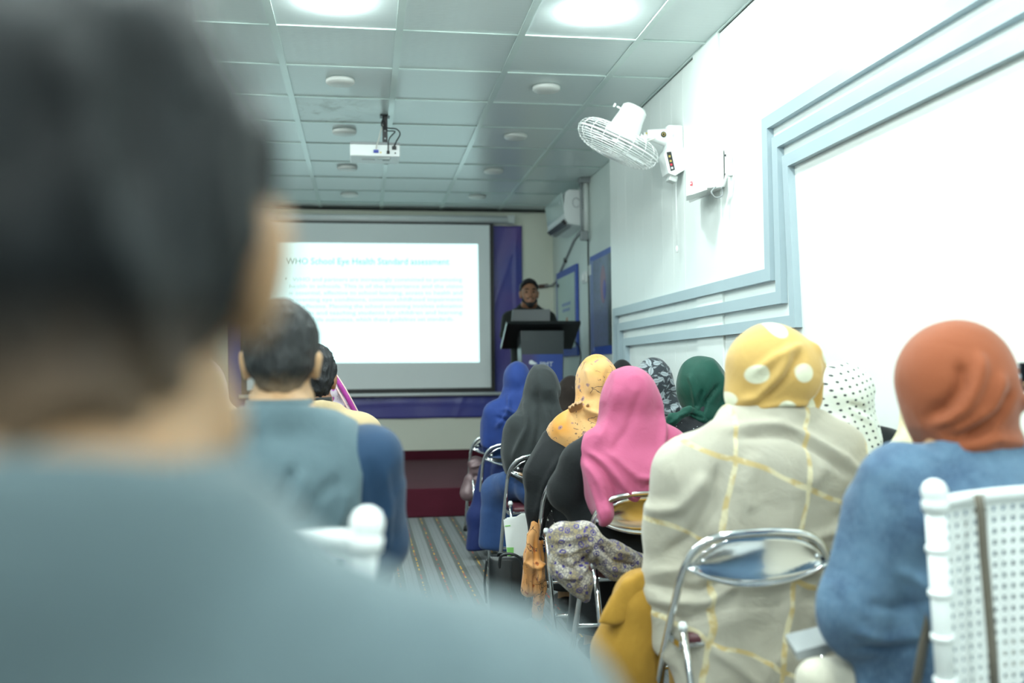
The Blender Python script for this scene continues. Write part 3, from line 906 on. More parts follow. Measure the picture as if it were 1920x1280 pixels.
def surface_nets(D, lo, res):
    S = D < 0
    nx, ny, nz = D.shape
    cs = [(0, 0, 0), (1, 0, 0), (0, 1, 0), (1, 1, 0), (0, 0, 1), (1, 0, 1), (0, 1, 1), (1, 1, 1)]
    def sub(A, c): return A[c[0]:nx - 1 + c[0], c[1]:ny - 1 + c[1], c[2]:nz - 1 + c[2]]
    cnt = np.zeros((nx - 1, ny - 1, nz - 1), np.int8)
    for c in cs: cnt += sub(S, c)
    act = np.nonzero((cnt > 0) & (cnt < 8))
    A = np.stack(act, 1)
    V = [D[A[:, 0] + c[0], A[:, 1] + c[1], A[:, 2] + c[2]] for c in cs]
    pos = np.zeros((len(A), 3)); n = np.zeros(len(A))
    for i in range(8):
        for j in range(i + 1, 8):
            a, b = cs[i], cs[j]
            if sum(abs(p - q) for p, q in zip(a, b)) != 1: continue
            m = (V[i] < 0) != (V[j] < 0)
            den = V[i] - V[j]
            tt = np.where(m, V[i] / np.where(den == 0, 1, den), 0)
            for ax in range(3):
                pos[:, ax] += np.where(m, a[ax] + tt * (b[ax] - a[ax]), 0)
            n += m
    pos = pos / n[:, None] + A
    idx = -np.ones((nx - 1, ny - 1, nz - 1), np.int64)
    idx[act] = np.arange(len(A))
    Q = []
    for ax in range(3):
        o1, o2 = [(1, 2), (2, 0), (0, 1)][ax]
        sl0 = [slice(1, -1)] * 3; sl1 = [slice(1, -1)] * 3
        sl0[ax] = slice(0, -1); sl1[ax] = slice(1, None)
        s0 = S[tuple(sl0)]; s1 = S[tuple(sl1)]
        e = np.nonzero(s0 != s1)
        if not len(e[0]): continue
        E = np.stack(e, 1)
        E[:, o1] += 1; E[:, o2] += 1
        flip = S[E[:, 0], E[:, 1], E[:, 2]]
        def cell(d1, d2):
            C = E.copy(); C[:, o1] -= d1; C[:, o2] -= d2
            return idx[C[:, 0], C[:, 1], C[:, 2]]
        q = np.stack([cell(1, 1), cell(0, 1), cell(0, 0), cell(1, 0)], 1)
        q = np.where(flip[:, None], q, q[:, ::-1])
        Q.append(q)
    Q = np.concatenate(Q)
    Q = Q[(Q >= 0).all(1)]
    return pos * res + lo, Q


def rotxz(a):
    return np.array([[math.cos(a), 0, math.sin(a)], [0, 1, 0], [-math.sin(a), 0, math.cos(a)]])


class Field:
    def __init__(self, res=0.010):
        self.p = []; self.cuts = []; self.subs = []; self.res = res

    def cone(self, a, b, ra, rb, k=0.03, fl=1.0):
        self.p.append(('c', np.array(a, float), np.array(b, float), ra, rb, k, fl)); return self

    def ell(self, c, r, k=0.03, rot=None):
        self.p.append(('e', np.array(c, float), np.array(r, float), k, rot)); return self

    def sub_ell(self, c, r, k=0.015, rot=None):
        self.subs.append((np.array(c, float), np.array(r, float), k, rot)); return self

    def half(self, p0, n, k=0.006):
        """keep the side that n points away from"""
        n = np.array(n, float); n = n / np.linalg.norm(n)
        self.cuts.append(('h', np.array(p0, float), n, k)); return self

    def poly(self, pts, k=0.012):
        """keep what lies inside the outline (x, z)"""
        self.cuts.append(('p', np.array(pts, float), None, k)); return self

    @staticmethod
    def _ell(X, Y, Z, c, r, rot):
        x, y, z = X - F32(c[0]), Y - F32(c[1]), Z - F32(c[2])
        if rot is not None:
            R = np.asarray(rot).T.astype(F32)
            x, y, z = (R[0, 0] * x + R[0, 1] * y + R[0, 2] * z, R[1, 0] * x + R[1, 1] * y + R[1, 2] * z, R[2, 0] * x + R[2, 1] * y + R[2, 2] * z)
        a, b, cc = x / F32(r[0]), y / F32(r[1]), z / F32(r[2])
        k0 = np.sqrt(a * a + b * b + cc * cc) + F32(1e-6)
        a, b, cc = a / F32(r[0]), b / F32(r[1]), cc / F32(r[2])
        k1 = np.sqrt(a * a + b * b + cc * cc) + F32(1e-6)
        return k0 * (k0 - 1) / k1

    def grid(self):
        lo = np.full(3, 1e9); hi = np.full(3, -1e9)
        bb = []
        for q in self.p:
            if q[0] == 'c':
                r = max(q[3], q[4]); l = np.minimum(q[1], q[2]) - r; h = np.maximum(q[1], q[2]) + r; k = q[5]
            else:
                r = max(q[2]) if q[4] is not None else q[2]; l = q[1] - r; h = q[1] + r; k = q[3]
            bb.append((l, h, k)); lo = np.minimum(lo, l); hi = np.maximum(hi, h)
        for c in self.cuts:
            if c[0] == 'p':
                lo[0] = max(lo[0], c[1][:, 0].min()); hi[0] = min(hi[0], c[1][:, 0].max())
                lo[2] = max(lo[2], c[1][:, 1].min()); hi[2] = min(hi[2], c[1][:, 1].max())
        res = self.res
        lo = lo - 4 * res; hi = hi + 4 * res
        n = np.ceil((hi - lo) / res).astype(int) + 1
        ax = [(lo[i] + res * np.arange(n[i])).astype(F32) for i in range(3)]
        D = np.full(tuple(n), 1.0, F32)
        for q, (l, h, k) in zip(self.p, bb):
            m = k + 0.03
            i0 = np.maximum(0, np.floor((l - m - lo) / res).astype(int)); i1 = np.minimum(n, np.ceil((h + m - lo) / res).astype(int) + 1)
            if (i1 <= i0).any(): continue
            sl = tuple(slice(a, b) for a, b in zip(i0, i1))
            X = ax[0][sl[0]][:, None, None]; Y = ax[1][sl[1]][None, :, None]; Z = ax[2][sl[2]][None, None, :]
            if q[0] == 'c':
                a, b, ra, rb, _, fl = q[1:]
                f = F32(1 / fl)
                d = b - a; d = np.array([d[0], d[1] / fl, d[2]])
                L = max(1e-9, d @ d)
                x, y, z = X - F32(a[0]), (Y - F32(a[1])) * f, Z - F32(a[2])
                tt = np.clip((x * F32(d[0]) + y * F32(d[1]) + z * F32(d[2])) / F32(L), 0, 1)
                dd = np.sqrt((x - tt * F32(d[0])) ** 2 + (y - tt * F32(d[1])) ** 2 + (z - tt * F32(d[2])) ** 2) - (F32(ra) + tt * F32(rb - ra))
                if fl < 1: dd = dd * F32(0.5 + 0.5 * fl)
            else:
                dd = self._ell(X, Y, Z, q[1], q[2], q[4])
            o = D[sl]
            hh = np.maximum(F32(k) - np.abs(o - dd), 0) / F32(k)
            D[sl] = np.minimum(o, dd) - hh * hh * F32(k * 0.25)
        X = ax[0][:, None, None]; Y = ax[1][None, :, None]; Z = ax[2][None, None, :]
        def smax(a, b, k):
            hh = np.maximum(F32(k) - np.abs(a - b), 0) / F32(k)
            return np.maximum(a, b) + hh * hh * F32(k * 0.25)
        for (c, r, k, rot) in self.subs:
            D = smax(D, -self._ell(X, Y, Z, c, r, rot), k)
        for c in self.cuts:
            if c[0] == 'h':
                n_ = c[2]
                D = smax(D, (X - F32(c[1][0])) * F32(n_[0]) + (Y - F32(c[1][1])) * F32(n_[1]) + (Z - F32(c[1][2])) * F32(n_[2]), c[3])
            else:
                x2, z2 = np.meshgrid(ax[0].astype(float), ax[2].astype(float), indexing='ij')
                P = c[1]; d2 = np.full(x2.shape, 1e9); s = np.ones(x2.shape)
                for i in range(len(P)):
                    a, b = P[i], P[i - 1]
                    ex, ez = b[0] - a[0], b[1] - a[1]
                    wx, wz = x2 - a[0], z2 - a[1]
                    u = np.clip((wx * ex + wz * ez) / max(1e-12, ex * ex + ez * ez), 0, 1)
                    d2 = np.minimum(d2, (wx - ex * u) ** 2 + (wz - ez * u) ** 2)
                    c1 = z2 >= a[1]; c2 = z2 < b[1]; c3 = ex * wz > ez * wx
                    s = np.where((c1 & c2 & c3) | (~c1 & ~c2 & ~c3), -s, s)
                sd = (s * np.sqrt(d2)).astype(F32)
                D = smax(D, np.broadcast_to(sd[:, None, :], D.shape), c[3])
        D[0] = D[-1] = 1; D[:, 0] = D[:, -1] = 1; D[:, :, 0] = D[:, :, -1] = 1
        return D, lo, res


def vnormals(V, Q):
    a, b, c, d = (V[Q[:, i]] for i in range(4))
    n = np.cross(c - a, d - b)
    N = np.zeros_like(V)
    for i in range(4):
        np.add.at(N, Q[:, i], n)
    return N / (np.linalg.norm(N, axis=1, keepdims=True) + 1e-12)


def smooth(V, Q, it=1, f=0.5):
    for _ in range(it):
        A = np.zeros_like(V); C = np.zeros(len(V))
        for i in range(4):
            for j in ((i + 1) % 4, (i - 1) % 4):
                np.add.at(A, Q[:, i], V[Q[:, j]]); np.add.at(C, Q[:, i], 1)
        V = V + f * (A / np.maximum(C, 1)[:, None] - V)
    return V


def to_object(name, V, Q, mat, parent=None, origin=None, label=None):
    og = np.array(world_loc(parent)) if parent is not None else np.array(origin, float)
    me = bpy.data.meshes.new(name)
    me.vertices.add(len(V)); me.vertices.foreach_set('co', (V - og).astype(np.float32).ravel())
    me.loops.add(Q.size); me.loops.foreach_set('vertex_index', Q.astype(np.int32).ravel())
    me.polygons.add(len(Q))
    me.polygons.foreach_set('loop_start', np.arange(0, Q.size, 4, dtype=np.int32))
    me.polygons.foreach_set('loop_total', np.full(len(Q), 4, np.int32))
    me.polygons.foreach_set('use_smooth', np.ones(len(Q), bool))
    me.update(calc_edges=True)
    me.validate()
    me.materials.append(mat)
    o = bpy.data.objects.new(name, me)
    COL.objects.link(o)
    if parent is not None: o.parent = parent
    else: o.location = og
    if label: o['label'] = label
    return o


def biggest(V, Q, keep=0.04):
    """drop crumbs: keep connected pieces above a share of the whole"""
    n = len(V); lab = np.arange(n)
    while True:
        m = lab[Q].min(1)
        new = lab.copy()
        for i in range(4): np.minimum.at(new, Q[:, i], m)
        new = new[new]
        if (new == lab).all(): break
        lab = new
    u, c = np.unique(lab, return_counts=True)
    ok = np.isin(lab, u[c >= keep * n])
    mp = np.cumsum(ok) - 1
    return V[ok], mp[Q[ok[Q].all(1)]]


class Cloth(Field):
    """a garment or other soft thing; sizes may be read off the photograph at depth Y"""

    def __init__(self, Y, res=0.010):
        super().__init__(res); self.Y = Y; self.folds = []

    def P(self, px, py, dy=0.0): return W(px, py, self.Y + dy)

    def S(self, px, py, dy=0.0):
        Y = self.Y + dy
        return abs(W(px, py + 1, Y)[2] - W(px, py, Y)[2])

    def e(self, px, py, rx, rz, ry=0.1, dy=0.0, rot=0.0, k=0.03):
        s = self.S(px, py, dy)
        return self.ell(self.P(px, py, dy), (rx * s, ry, rz * s), k, rotxz(math.radians(rot)) if rot else None)

    def c(self, a, b, k=0.03, fl=1.0):
        """a, b = (px, py, radius_px, dy)"""
        s = self.S(a[0], a[1], a[3]); s2 = self.S(b[0], b[1], b[3])
        return self.cone(self.P(a[0], a[1], a[3]), self.P(b[0], b[1], b[3]), a[2] * s, b[2] * s2, k, fl)

    def cut(self, pts, k=0.010, dy=0.0):
        return self.poly([(self.P(x, y, dy)[0], self.P(x, y, dy)[2]) for x, y in pts], k)

    def fold(self, pts, w, amp, side=-1):
        """a ridge (amp > 0) or crease along photo points; w, amp in px; on the side facing the camera"""
        s = self.S(*pts[0])
        self.folds.append((np.array([(self.P(x, y)[0], self.P(x, y)[2]) for x, y in pts]), w * s, amp * s, side)); return self

    def body(self, sk, tags, grow=0.012, k=None):
        for q in sk['prims']:
            if q[0] in tags:
                if q[1] == 'c': self.cone(q[2], q[3], q[4] + grow, q[5] + grow, k or max(0.02, q[6]), q[7])
                else: self.ell(q[2], np.array(q[3]) + grow, k or max(0.02, q[4]), q[5])
        return self

    def face_hole(self, sk, s=1.0):
        f = sk['fwd']; H = sk['H']; u = sk['s'] * s
        a = math.atan2(-f[0], f[1])
        R = np.array([[math.cos(a), -math.sin(a), 0], [math.sin(a), math.cos(a), 0], [0, 0, 1]])
        return self.sub_ell(H + f * 0.115 * u + np.array([0, 0, -0.012 * u]), (0.056 * u, 0.075 * u, 0.080 * u), 0.012, R)

    def build(self, name, mat, parent, crumple=0.004, cf=(9, 9, 5), seed=1, label=None, sm=1, origin=None):
        D, lo, res = self.grid()
        V, Q = surface_nets(D, lo, res)
        V, Q = biggest(V, Q)
        V = smooth(V, Q, sm)
        N = vnormals(V, Q)
        disp = np.zeros(len(V))
        if crumple:
            a = vnoise(V + 0.03 * np.stack([vnoise(V, 7, seed + 5)] * 3, 1), cf, seed)
            b = vnoise(V, np.array(cf) * 2.3, seed + 9)
            disp += crumple * (2 * (1 - np.abs(2 * a)) ** 2 - 1) + crumple * 0.5 * b
        for P, w, amp, side in self.folds:
            best = np.full(len(V), 1e9); ends = np.ones(len(V))
            tot = sum(np.linalg.norm(P[i + 1] - P[i]) for i in range(len(P) - 1)); acc = 0
            for i in range(len(P) - 1):
                e = P[i + 1] - P[i]; L = np.linalg.norm(e)
                wx = V[:, [0, 2]] - P[i]
                u = np.clip(wx @ e / (L * L), 0, 1)
                d = np.linalg.norm(wx - u[:, None] * e, axis=1)
                m = d < best
                best = np.where(m, d, best)
                sN = (acc + u * L) / tot
                ends = np.where(m, np.clip(np.minimum(sN, 1 - sN) * 6 + 0.15, 0, 1), ends)
                acc += L
            face = np.clip(N[:, 1] * side * 2 + 0.6, 0, 1)
            disp += (1.7 if self.Y < 4 else 2.5) * amp * np.exp(-(best / (w * 0.85)) ** 2) * ends * face
        V = V + N * disp[:, None]
        V = smooth(V, Q, 1, 0.3)
        return to_object(name, V, Q, mat, parent, origin, label)


# ------------------------------------------------------------------ seated bodies
def skeleton(px, py, Y, s=None, yaw=0.0, sh=0.165, hipdy=0.06, arms=None, standing=False, nod=0.0, hipx=0.0, legs=None, up=0.03, drop=0.0):
    """joints of a figure whose head centre is seen at (px, py) at depth Y; yaw > 0 turns the face to the right"""
    H = W(px, py, Y)
    seat = 0.55
    if s is None: s = min(1.12, max(0.80, (H[2] - seat) / 0.645))
    f = np.array([math.sin(yaw), math.cos(yaw), 0.0]); r = np.array([math.cos(yaw), -math.sin(yaw), 0.0]); z = np.array([0, 0, 1.0])
    nt = H + s * (-0.02 * f - 0.095 * z); nb = H + s * (-0.045 * f - (0.175 - up) * z)
    f0 = np.array([0, 1.0, 0]); r0 = np.array([1.0, 0, 0])
    if standing: f0, r0 = f, r
    shl = [nb + s * (sg * sh * r0 - (0.045 + up + drop) * z + 0.0 * f0) for sg in (-1, 1)]
    chest = nb + s * (-0.01 * f0 - (0.14 + up) * z); waist = nb + s * ((-0.02 if standing else 0.015) * f0 - (0.31 + up) * z)
    if standing: hipdy = 0.0
    hip = np.array([nb[0] + hipx, nb[1] + hipdy - 0.02 * s, 0.55 if not standing else 0.90 * s + standing])
    el, wrst, hd, ht, hn = [], [], [], [], []
    for i, sg in enumerate((-1, 1)):
        el.append(shl[i] + s * (sg * 0.04 * r0 + 0.06 * f0 - 0.25 * z))
        wrst.append(hip + s * (sg * 0.075 * r0 + 0.27 * f0 + 0.085 * z))
        hd.append(-sg * 0.45 * r0 + 0.85 * f0 - 0.10 * z); ht.append(-sg * 0.8 * r0 - 0.4 * f0 + 0.1 * z); hn.append(-z)
    if arms:
        for i, a in arms.items():
            el[i] = np.array(a[0], float); wrst[i] = np.array(a[1], float)
            if len(a) > 2: hd[i], ht[i], hn[i] = (np.array(v, float) for v in a[2:5])
    g = 0.0 if not standing else standing
    if standing:
        knee = [hip + s * (sg * 0.09 * r0) + np.array([0, 0, -0.42 * s]) for sg in (-1, 1)]
        ank = [np.array([k[0], k[1] - 0.01, g + 0.085]) for k in knee]
    else:
        knee = [hip + s * (sg * 0.10 * r0 + 0.42 * f0) + np.array([0, 0, -0.01]) for sg in (-1, 1)]
        ank = [np.array([k[0], k[1] - 0.02, 0.09]) for k in knee]
    P = []
    def C(tag_, a, b, ra, rb, k=0.03, fl=1.0): P.append((tag_, 'c', np.array(a), np.array(b), ra * s, rb * s, k * s, fl))
    def E(tag_, c, rr, k=0.02, rot=None): P.append((tag_, 'e', np.array(c), tuple(q * s for q in rr), k * s, rot))
    Rz = np.array([[r[0], f[0], 0], [r[1], f[1], 0], [0, 0, 1]])
    def hp(x, y, zz): return H + s * (x * r + y * f + zz * z)
    E('head', hp(0, -0.008, 0.028), (0.074, 0.094, 0.088), 0.02, Rz)
    E('head', hp(0, 0.034, -0.045), (0.058, 0.066, 0.072), 0.04, Rz)
    C('head', hp(0, 0.060, -0.085), hp(0, 0.078, -0.098), 0.032, 0.022, 0.03)
    C('head', hp(-0.045, 0.020, -0.085), hp(0.045, 0.020, -0.085), 0.03, 0.03, 0.02)
    C('face', hp(0, 0.094, 0.018), hp(0, 0.112, -0.020), 0.008, 0.013, 0.015)
    C('face', hp(-0.010, 0.100, -0.026), hp(0.010, 0.100, -0.026), 0.009, 0.009, 0.01)
    C('face', hp(-0.040, 0.078, 0.030), hp(0.040, 0.078, 0.030), 0.014, 0.014, 0.012)
    C('face', hp(-0.020, 0.090, -0.058), hp(0.020, 0.090, -0.058), 0.009, 0.009, 0.008)
    C('face', hp(-0.016, 0.089, -0.070), hp(0.016, 0.089, -0.070), 0.009, 0.009, 0.006)
    for sg in (-1, 1):
        C('face', hp(sg * 0.045, 0.062, -0.020), hp(sg * 0.035, 0.072, -0.03), 0.018, 0.016, 0.02)
        E('ear', hp(sg * 0.081, -0.004, -0.004), (0.011, 0.021, 0.033), 0.012, Rz @ rotxz(sg * 0.18))
        C('ear', hp(sg * 0.079, 0.004, -0.03), hp(sg * 0.079, 0.004, -0.036), 0.009, 0.008, 0.008)
    C('neck', nt, nb, 0.052, 0.060, 0.03, 0.95)
    C('neck', nb + s * (0.02 * z), shl[0] + s * (0.035 * r0 + 0.02 * z), 0.045, 0.035, 0.05)
    C('neck', nb + s * (0.02 * z), shl[1] + s * (-0.035 * r0 + 0.02 * z), 0.045, 0.035, 0.05)
    C('torso', shl[0] + s * 0.06 * r0 - s * 0.05 * z, shl[1] - s * 0.06 * r0 - s * 0.05 * z, 0.085, 0.085, 0.05, 0.85)
    C('torso', chest, waist, 0.145, 0.125, 0.06, 0.72)
    C('torso', waist, hip, 0.125, 0.150, 0.06, 0.76)
    for i, sg in enumerate((-1, 1)):
        C('arm%d' % i, shl[i], el[i], 0.050, 0.038, 0.04)
        C('farm%d' % i, el[i], wrst[i], 0.038, 0.026, 0.02)
        C('thigh', hip + s * sg * 0.075 * r0, knee[i], 0.085, 0.058, 0.04)
        C('calf', knee[i], ank[i], 0.055, 0.036, 0.02)
        ff = f0
        C('foot', ank[i], ank[i] + ff * 0.05 * s + np.array([0, 0, -0.05]), 0.036, 0.036, 0.02)
        C('foot', ank[i] + np.array([0, 0, -0.052]) - ff * 0.03 * s, ank[i] + ff * 0.16 * s + np.array([0, 0, -0.062]), 0.034, 0.026, 0.02)
        # hand: palm, four unequal fingers with a knuckle bend, thumb from the side
        d = hd[i] / np.linalg.norm(hd[i]); t_ = ht[i] - d * (ht[i] @ d); t_ /= np.linalg.norm(t_); n_ = hn[i] - d * (hn[i] @ d) - t_ * (hn[i] @ t_); n_ /= np.linalg.norm(n_)
        w = wrst[i]
        for q, (off, L) in enumerate(((0.030, 0.070), (0.010, 0.078), (-0.010, 0.073), (-0.029, 0.058))):
            kn = w + s * (0.088 * d + off * t_ - (0.004 if q == 3 else 0) * d)
            C('hand%d' % i, w + s * (0.012 * d + off * 0.45 * t_), kn, 0.016, 0.0115, 0.012)
            m1 = kn + s * L * 0.5 * (d * 0.92 + n_ * 0.38 + t_ * off * 1.2); m2 = m1 + s * L * 0.5 * (d * 0.62 + n_ * 0.78)
            C('hand%d' % i, kn, m1, 0.0100, 0.0088, 0.004); C('hand%d' % i, m1, m2, 0.0088, 0.0075, 0.004)
        b0 = w + s * (0.025 * d + 0.022 * t_); b1 = b0 + s * (0.030 * d + 0.034 * t_ + 0.006 * n_); b2 = b1 + s * (0.034 * d + 0.006 * t_ + 0.014 * n_)
        C('hand%d' % i, b0, b1, 0.015, 0.011, 0.01); C('hand%d' % i, b1, b2, 0.011, 0.0085, 0.006)
    return dict(H=H, s=s, fwd=f, right=r, nb=nb, sh=shl, hip=hip, waist=waist, chest=chest, el=el, wr=wrst, knee=knee, ank=ank, prims=P, hp=hp, Rz=Rz, Y=Y, hd=hd, ht=ht, hn=hn)


M['skin'] = None
def skin_mat(name, c):
    t = NT(name)
    n = t.noise(scale=14, detail=3)
    t.set(Base_Color=t.mix(n, tuple(x * 0.88 for x in c), tuple(min(1, x * 1.08) for x in c)), Roughness=0.5, Subsurface_Weight=0.08, Subsurface_Radius=(0.012, 0.005, 0.003))
    t.b.inputs['Subsurface Scale'].default_value = 0.5
    t.bump(t.noise(scale=160, detail=2), 0.1, 0.002)
    return t.m
M['skin'] = skin_mat('skin_warm', lin(178, 140, 102))
M['skin_deep'] = skin_mat('skin_deep', lin(150, 106, 80))
M['skin_tan'] = skin_mat('skin_tan', lin(158, 122, 88))
M['shoe'] = plain('dark_shoe', (0.02, 0.018, 0.018), 0.45)
GROUP_AUD = 'seated audience'


def make_person(sk, label, skin='skin', res=0.0085, shoes=True, group=GROUP_AUD):
    f = Field(res)
    for q in sk['prims']:
        if q[1] == 'c': f.cone(q[2], q[3], q[4], q[5], q[6], q[7])
        else: f.ell(q[2], q[3], q[4], q[5])
    s = sk['s']
    for sg in (-1, 1):
        f.sub_ell(sk['hp'](sg * 0.031, 0.104, 0.012), (0.018 * s, 0.016 * s, 0.011 * s), 0.01)
    D, lo, r = f.grid()
    V, Q = surface_nets(D, lo, r)
    V, Q = biggest(V, Q, 0.2)
    V = smooth(V, Q, 1, 0.4)
    og = (sk['hip'][0], sk['hip'][1], float(V[:, 2].min()))
    o = to_object('person', V, Q, M[skin], None, og)
    tag(o, label, 'person', group)
    for sg in (-1, 1):
        MB().lathe([(0, -0.012 * s), (0.009 * s, -0.008 * s), (0.012 * s, 0), (0.009 * s, 0.008 * s), (0, 0.012 * s)], sk['hp'](sg * 0.031, 0.079, 0.012), seg=12).build('eye', M['eye'], o)
    if shoes:
        for i in (0, 1):
            a = sk['ank'][i]; g = a[2] - 0.09
            c = Field(0.011)
            fd = sk['fwd'] if g > 0.05 else np.array([0, 1.0, 0])
            c.cone(a + np.array([0, 0, -0.045]) - fd * 0.03 * s, a + fd * 0.165 * s + np.array([0, 0, -0.06]), 0.046 * s, 0.038 * s, 0.02)
            c.half((0, 0, g + 0.006), (0, 0, -1))
            DD, l2, r2 = c.grid(); v2, q2 = surface_nets(DD, l2, r2)
            to_object('shoe', smooth(v2, q2, 1), q2, M['shoe'], o)
    return o


M['eye'] = plain('eye_dark', (0.03, 0.02, 0.016), 0.2)


def lower_dress(sk, mat, parent, Y, name='skirt', flare=0.07, hem=0.12, res=0.013, extra=None, grow=0.025, seed=3, crumple=0.006, back=True):
    c = Cloth(Y, res)
    c.body(sk, ('thigh', 'calf'), grow, 0.06)
    s = sk['s']
    c.cone(sk['waist'] + np.array([0, 0.02, -0.08 * s]), sk['hip'], 0.12 * s, 0.150 * s, 0.06, 0.78)
    for i in (0, 1):
        c.cone(sk['knee'][i], sk['ank'][i] * np.array([1, 1, 0]) + np.array([0, 0.02, hem]), 0.075 * s, 0.085 * s + flare * 0.3, 0.07)
    m = (sk['knee'][0] + sk['knee'][1]) / 2
    c.cone(m + np.array([0, 0.02, 0]), np.array([m[0], m[1] + 0.03, hem]), 0.09 * s, 0.09 * s + flare, 0.08)
    c.cone(sk['hip'] + np.array([0, 0.05, 0]), m, 0.12 * s, 0.09 * s, 0.08)
    if extra: extra(c)
    c.half((0, 0, hem), (0, 0, -1))
    return c.build(name, mat, parent, crumple, (7, 7, 4), seed)


def upper_dress(sk, mat, parent, Y, name='dress', grow=0.016, res=0.010, arms=(0, 1), extra=None, seed=2, crumple=0.004, sleeve=0.010, crop=None, label=None, folds=None, thin=False, top=0.035):
    c = Cloth(Y, res)
    if thin: grow, sleeve = 0.004, 0.002
    c.body(sk, ('torso',), grow)
    c.body(sk, ('neck',), grow * 0.6)
    for i in arms:
        c.body(sk, ('arm%d' % i, 'farm%d' % i), grow + sleeve)
    if extra: extra(c)
    c.half(sk['nb'] + np.array([0, 0, top * sk['s']]), (0, 0.25, 1), 0.01)
    if folds: folds(c)
    return c.build(name, mat, parent, crumple, (9, 9, 5), seed, label)
# ================================================================== cloth materials
M['pink'] = fabric('pink_chiffon', (0.52, 0.11, 0.225), 0.75, 0.06, 0.15)
M['charcoal'] = fabric('charcoal_jersey', (0.034, 0.040, 0.042), 0.85, 0.06, 0.15)
M['black_cloth'] = fabric('black_crepe', (0.012, 0.014, 0.016), 0.8, 0.1, 0.1)
M['navy'] = fabric('bright_navy_crepe', (0.020, 0.052, 0.24), 0.7, 0.08, 0.15)
M['navy_dark'] = fabric('dark_navy_crepe', (0.010, 0.022, 0.115), 0.7, 0.08, 0.1)
M['blue_skirt'] = fabric('mid_blue_cotton', (0.035, 0.082, 0.23), 0.8, 0.1, 0.1)
M['green'] = fabric('bottle_green_silk', (0.004, 0.062, 0.043), 0.6, 0.08, 0.1)
M['rust'] = fabric('rust_orange_georgette', (0.33, 0.088, 0.034), 0.7, 0.07, 0.15)
M['mustard'] = fabric('mustard_cotton', (0.42, 0.225, 0.03), 0.8, 0.1, 0.1)
M['vest'] = fabric('grey_blue_waistcoat', (0.098, 0.152, 0.178), 0.75, 0.06, 0.15)
M['shirt_blue'] = fabric('dark_blue_shirt', (0.018, 0.052, 0.115), 0.7, 0.08, 0.1)
M['kameez'] = fabric('slate_grey_kameez', (0.105, 0.150, 0.168), 0.75, 0.05, 0.15)
M['tan'] = fabric('tan_jacket', (0.53, 0.41, 0.24), 0.8, 0.06, 0.15)
M['suit'] = fabric('dark_suit', (0.018, 0.021, 0.019), 0.75, 0.1, 0.1)
M['brown_scarf'] = fabric('dark_brown_scarf', (0.035, 0.024, 0.02), 0.8, 0.2, 0.15)
M['plum'] = fabric('plum_cotton', (0.10, 0.02, 0.05), 0.8)
M['magenta'] = fabric('magenta_border', (0.33, 0.03, 0.25), 0.6, 0.1, 0.2)
M['piping'] = fabric('pale_pink_piping', (0.72, 0.50, 0.48), 0.6)
M['cream'] = fabric('cream_cotton', (0.70, 0.66, 0.55), 0.8)

# taupe linen with woven golden window-pane stripes
t = NT('beige_windowpane_linen')
o = t.sep(t.obj)
wob = t.ma('MULTIPLY', t.ma('SUBTRACT', t.noise(scale=5, detail=2), 0.5), 0.07)
u = t.ma('ADD', t.ma('ADD', t.ma('MULTIPLY', o[0], 0.98), t.ma('MULTIPLY', o[2], -0.16)), wob)
v = t.ma('ADD', t.ma('ADD', t.ma('MULTIPLY', o[2], 0.92), t.ma('MULTIPLY', o[0], 0.38)), t.ma('MULTIPLY', wob, -1.0))
def stripe(q, c, off, w):
    fr = t.ma('FRACT', t.ma('ADD', t.ma('DIVIDE', q, c), off))
    return t.step(t.ma('ABSOLUTE', t.ma('SUBTRACT', fr, 0.5)), w / c * 0.5, w / c * 0.8, 1, 0)
m = t.ma('MAXIMUM', stripe(u, 0.205, 0.05, 0.011), stripe(v, 0.25, 0.30, 0.011))
nz = t.noise(scale=24, detail=2)
gold = t.mix(t.step(nz, 0.42, 0.58), (0.74, 0.66, 0.42), (0.56, 0.40, 0.14))
base = t.mix(t.noise(scale=3.5, detail=3), (0.33, 0.30, 0.235), (0.52, 0.49, 0.415))
M['beige'] = cloth_finish(t, t.mix(t.ma('MULTIPLY', m, 0.72), base, gold), 0.8, 0.3, 300, 0.3, 0.5, 8, 1)

# mustard with big soft cream dots
t = NT('mustard_dotted_scarf')
o = t.sep(t.obj)
vv = t.n('ShaderNodeTexVoronoi', feature='F1', voronoi_dimensions='2D')
t.s(vv.inputs['Vector'], t.comb(t.ma('ADD', o[0], 0.04), t.ma('ADD', o[2], 0.02), 0.0)); vv.inputs['Scale'].default_value = 8.4; vv.inputs['Randomness'].default_value = 0.6
d = vv.outputs[0]
base = t.mix(t.noise(scale=4, detail=2), (0.58, 0.335, 0.075), (0.70, 0.46, 0.16))
M['mustard_dots'] = cloth_finish(t, t.mix(t.step(d, 0.20, 0.25, 1, 0), base, (0.80, 0.80, 0.62)), 0.7, 0.25, 300, 0.25, 0.4, 8)

# white with a grid of small black dots
t = NT('white_polka_scarf')
o = t.sep(t.mapping(t.obj, rot=(0, 0.28, 0)))
def cellc(q): return t.ma('SUBTRACT', t.ma('FRACT', t.ma('DIVIDE', q, 0.0225)), 0.5)
a, b = cellc(o[0]), cellc(o[2])
d = t.ma('SQRT', t.ma('ADD', t.ma('MULTIPLY', a, a), t.ma('MULTIPLY', b, b)))
M['polka'] = cloth_finish(t, t.mix(t.step(d, 0.15, 0.21, 1, 0), (0.70, 0.735, 0.67), (0.05, 0.055, 0.06)), 0.75, 0.3, 300, 0.2, 0.35, 9, 0.92)

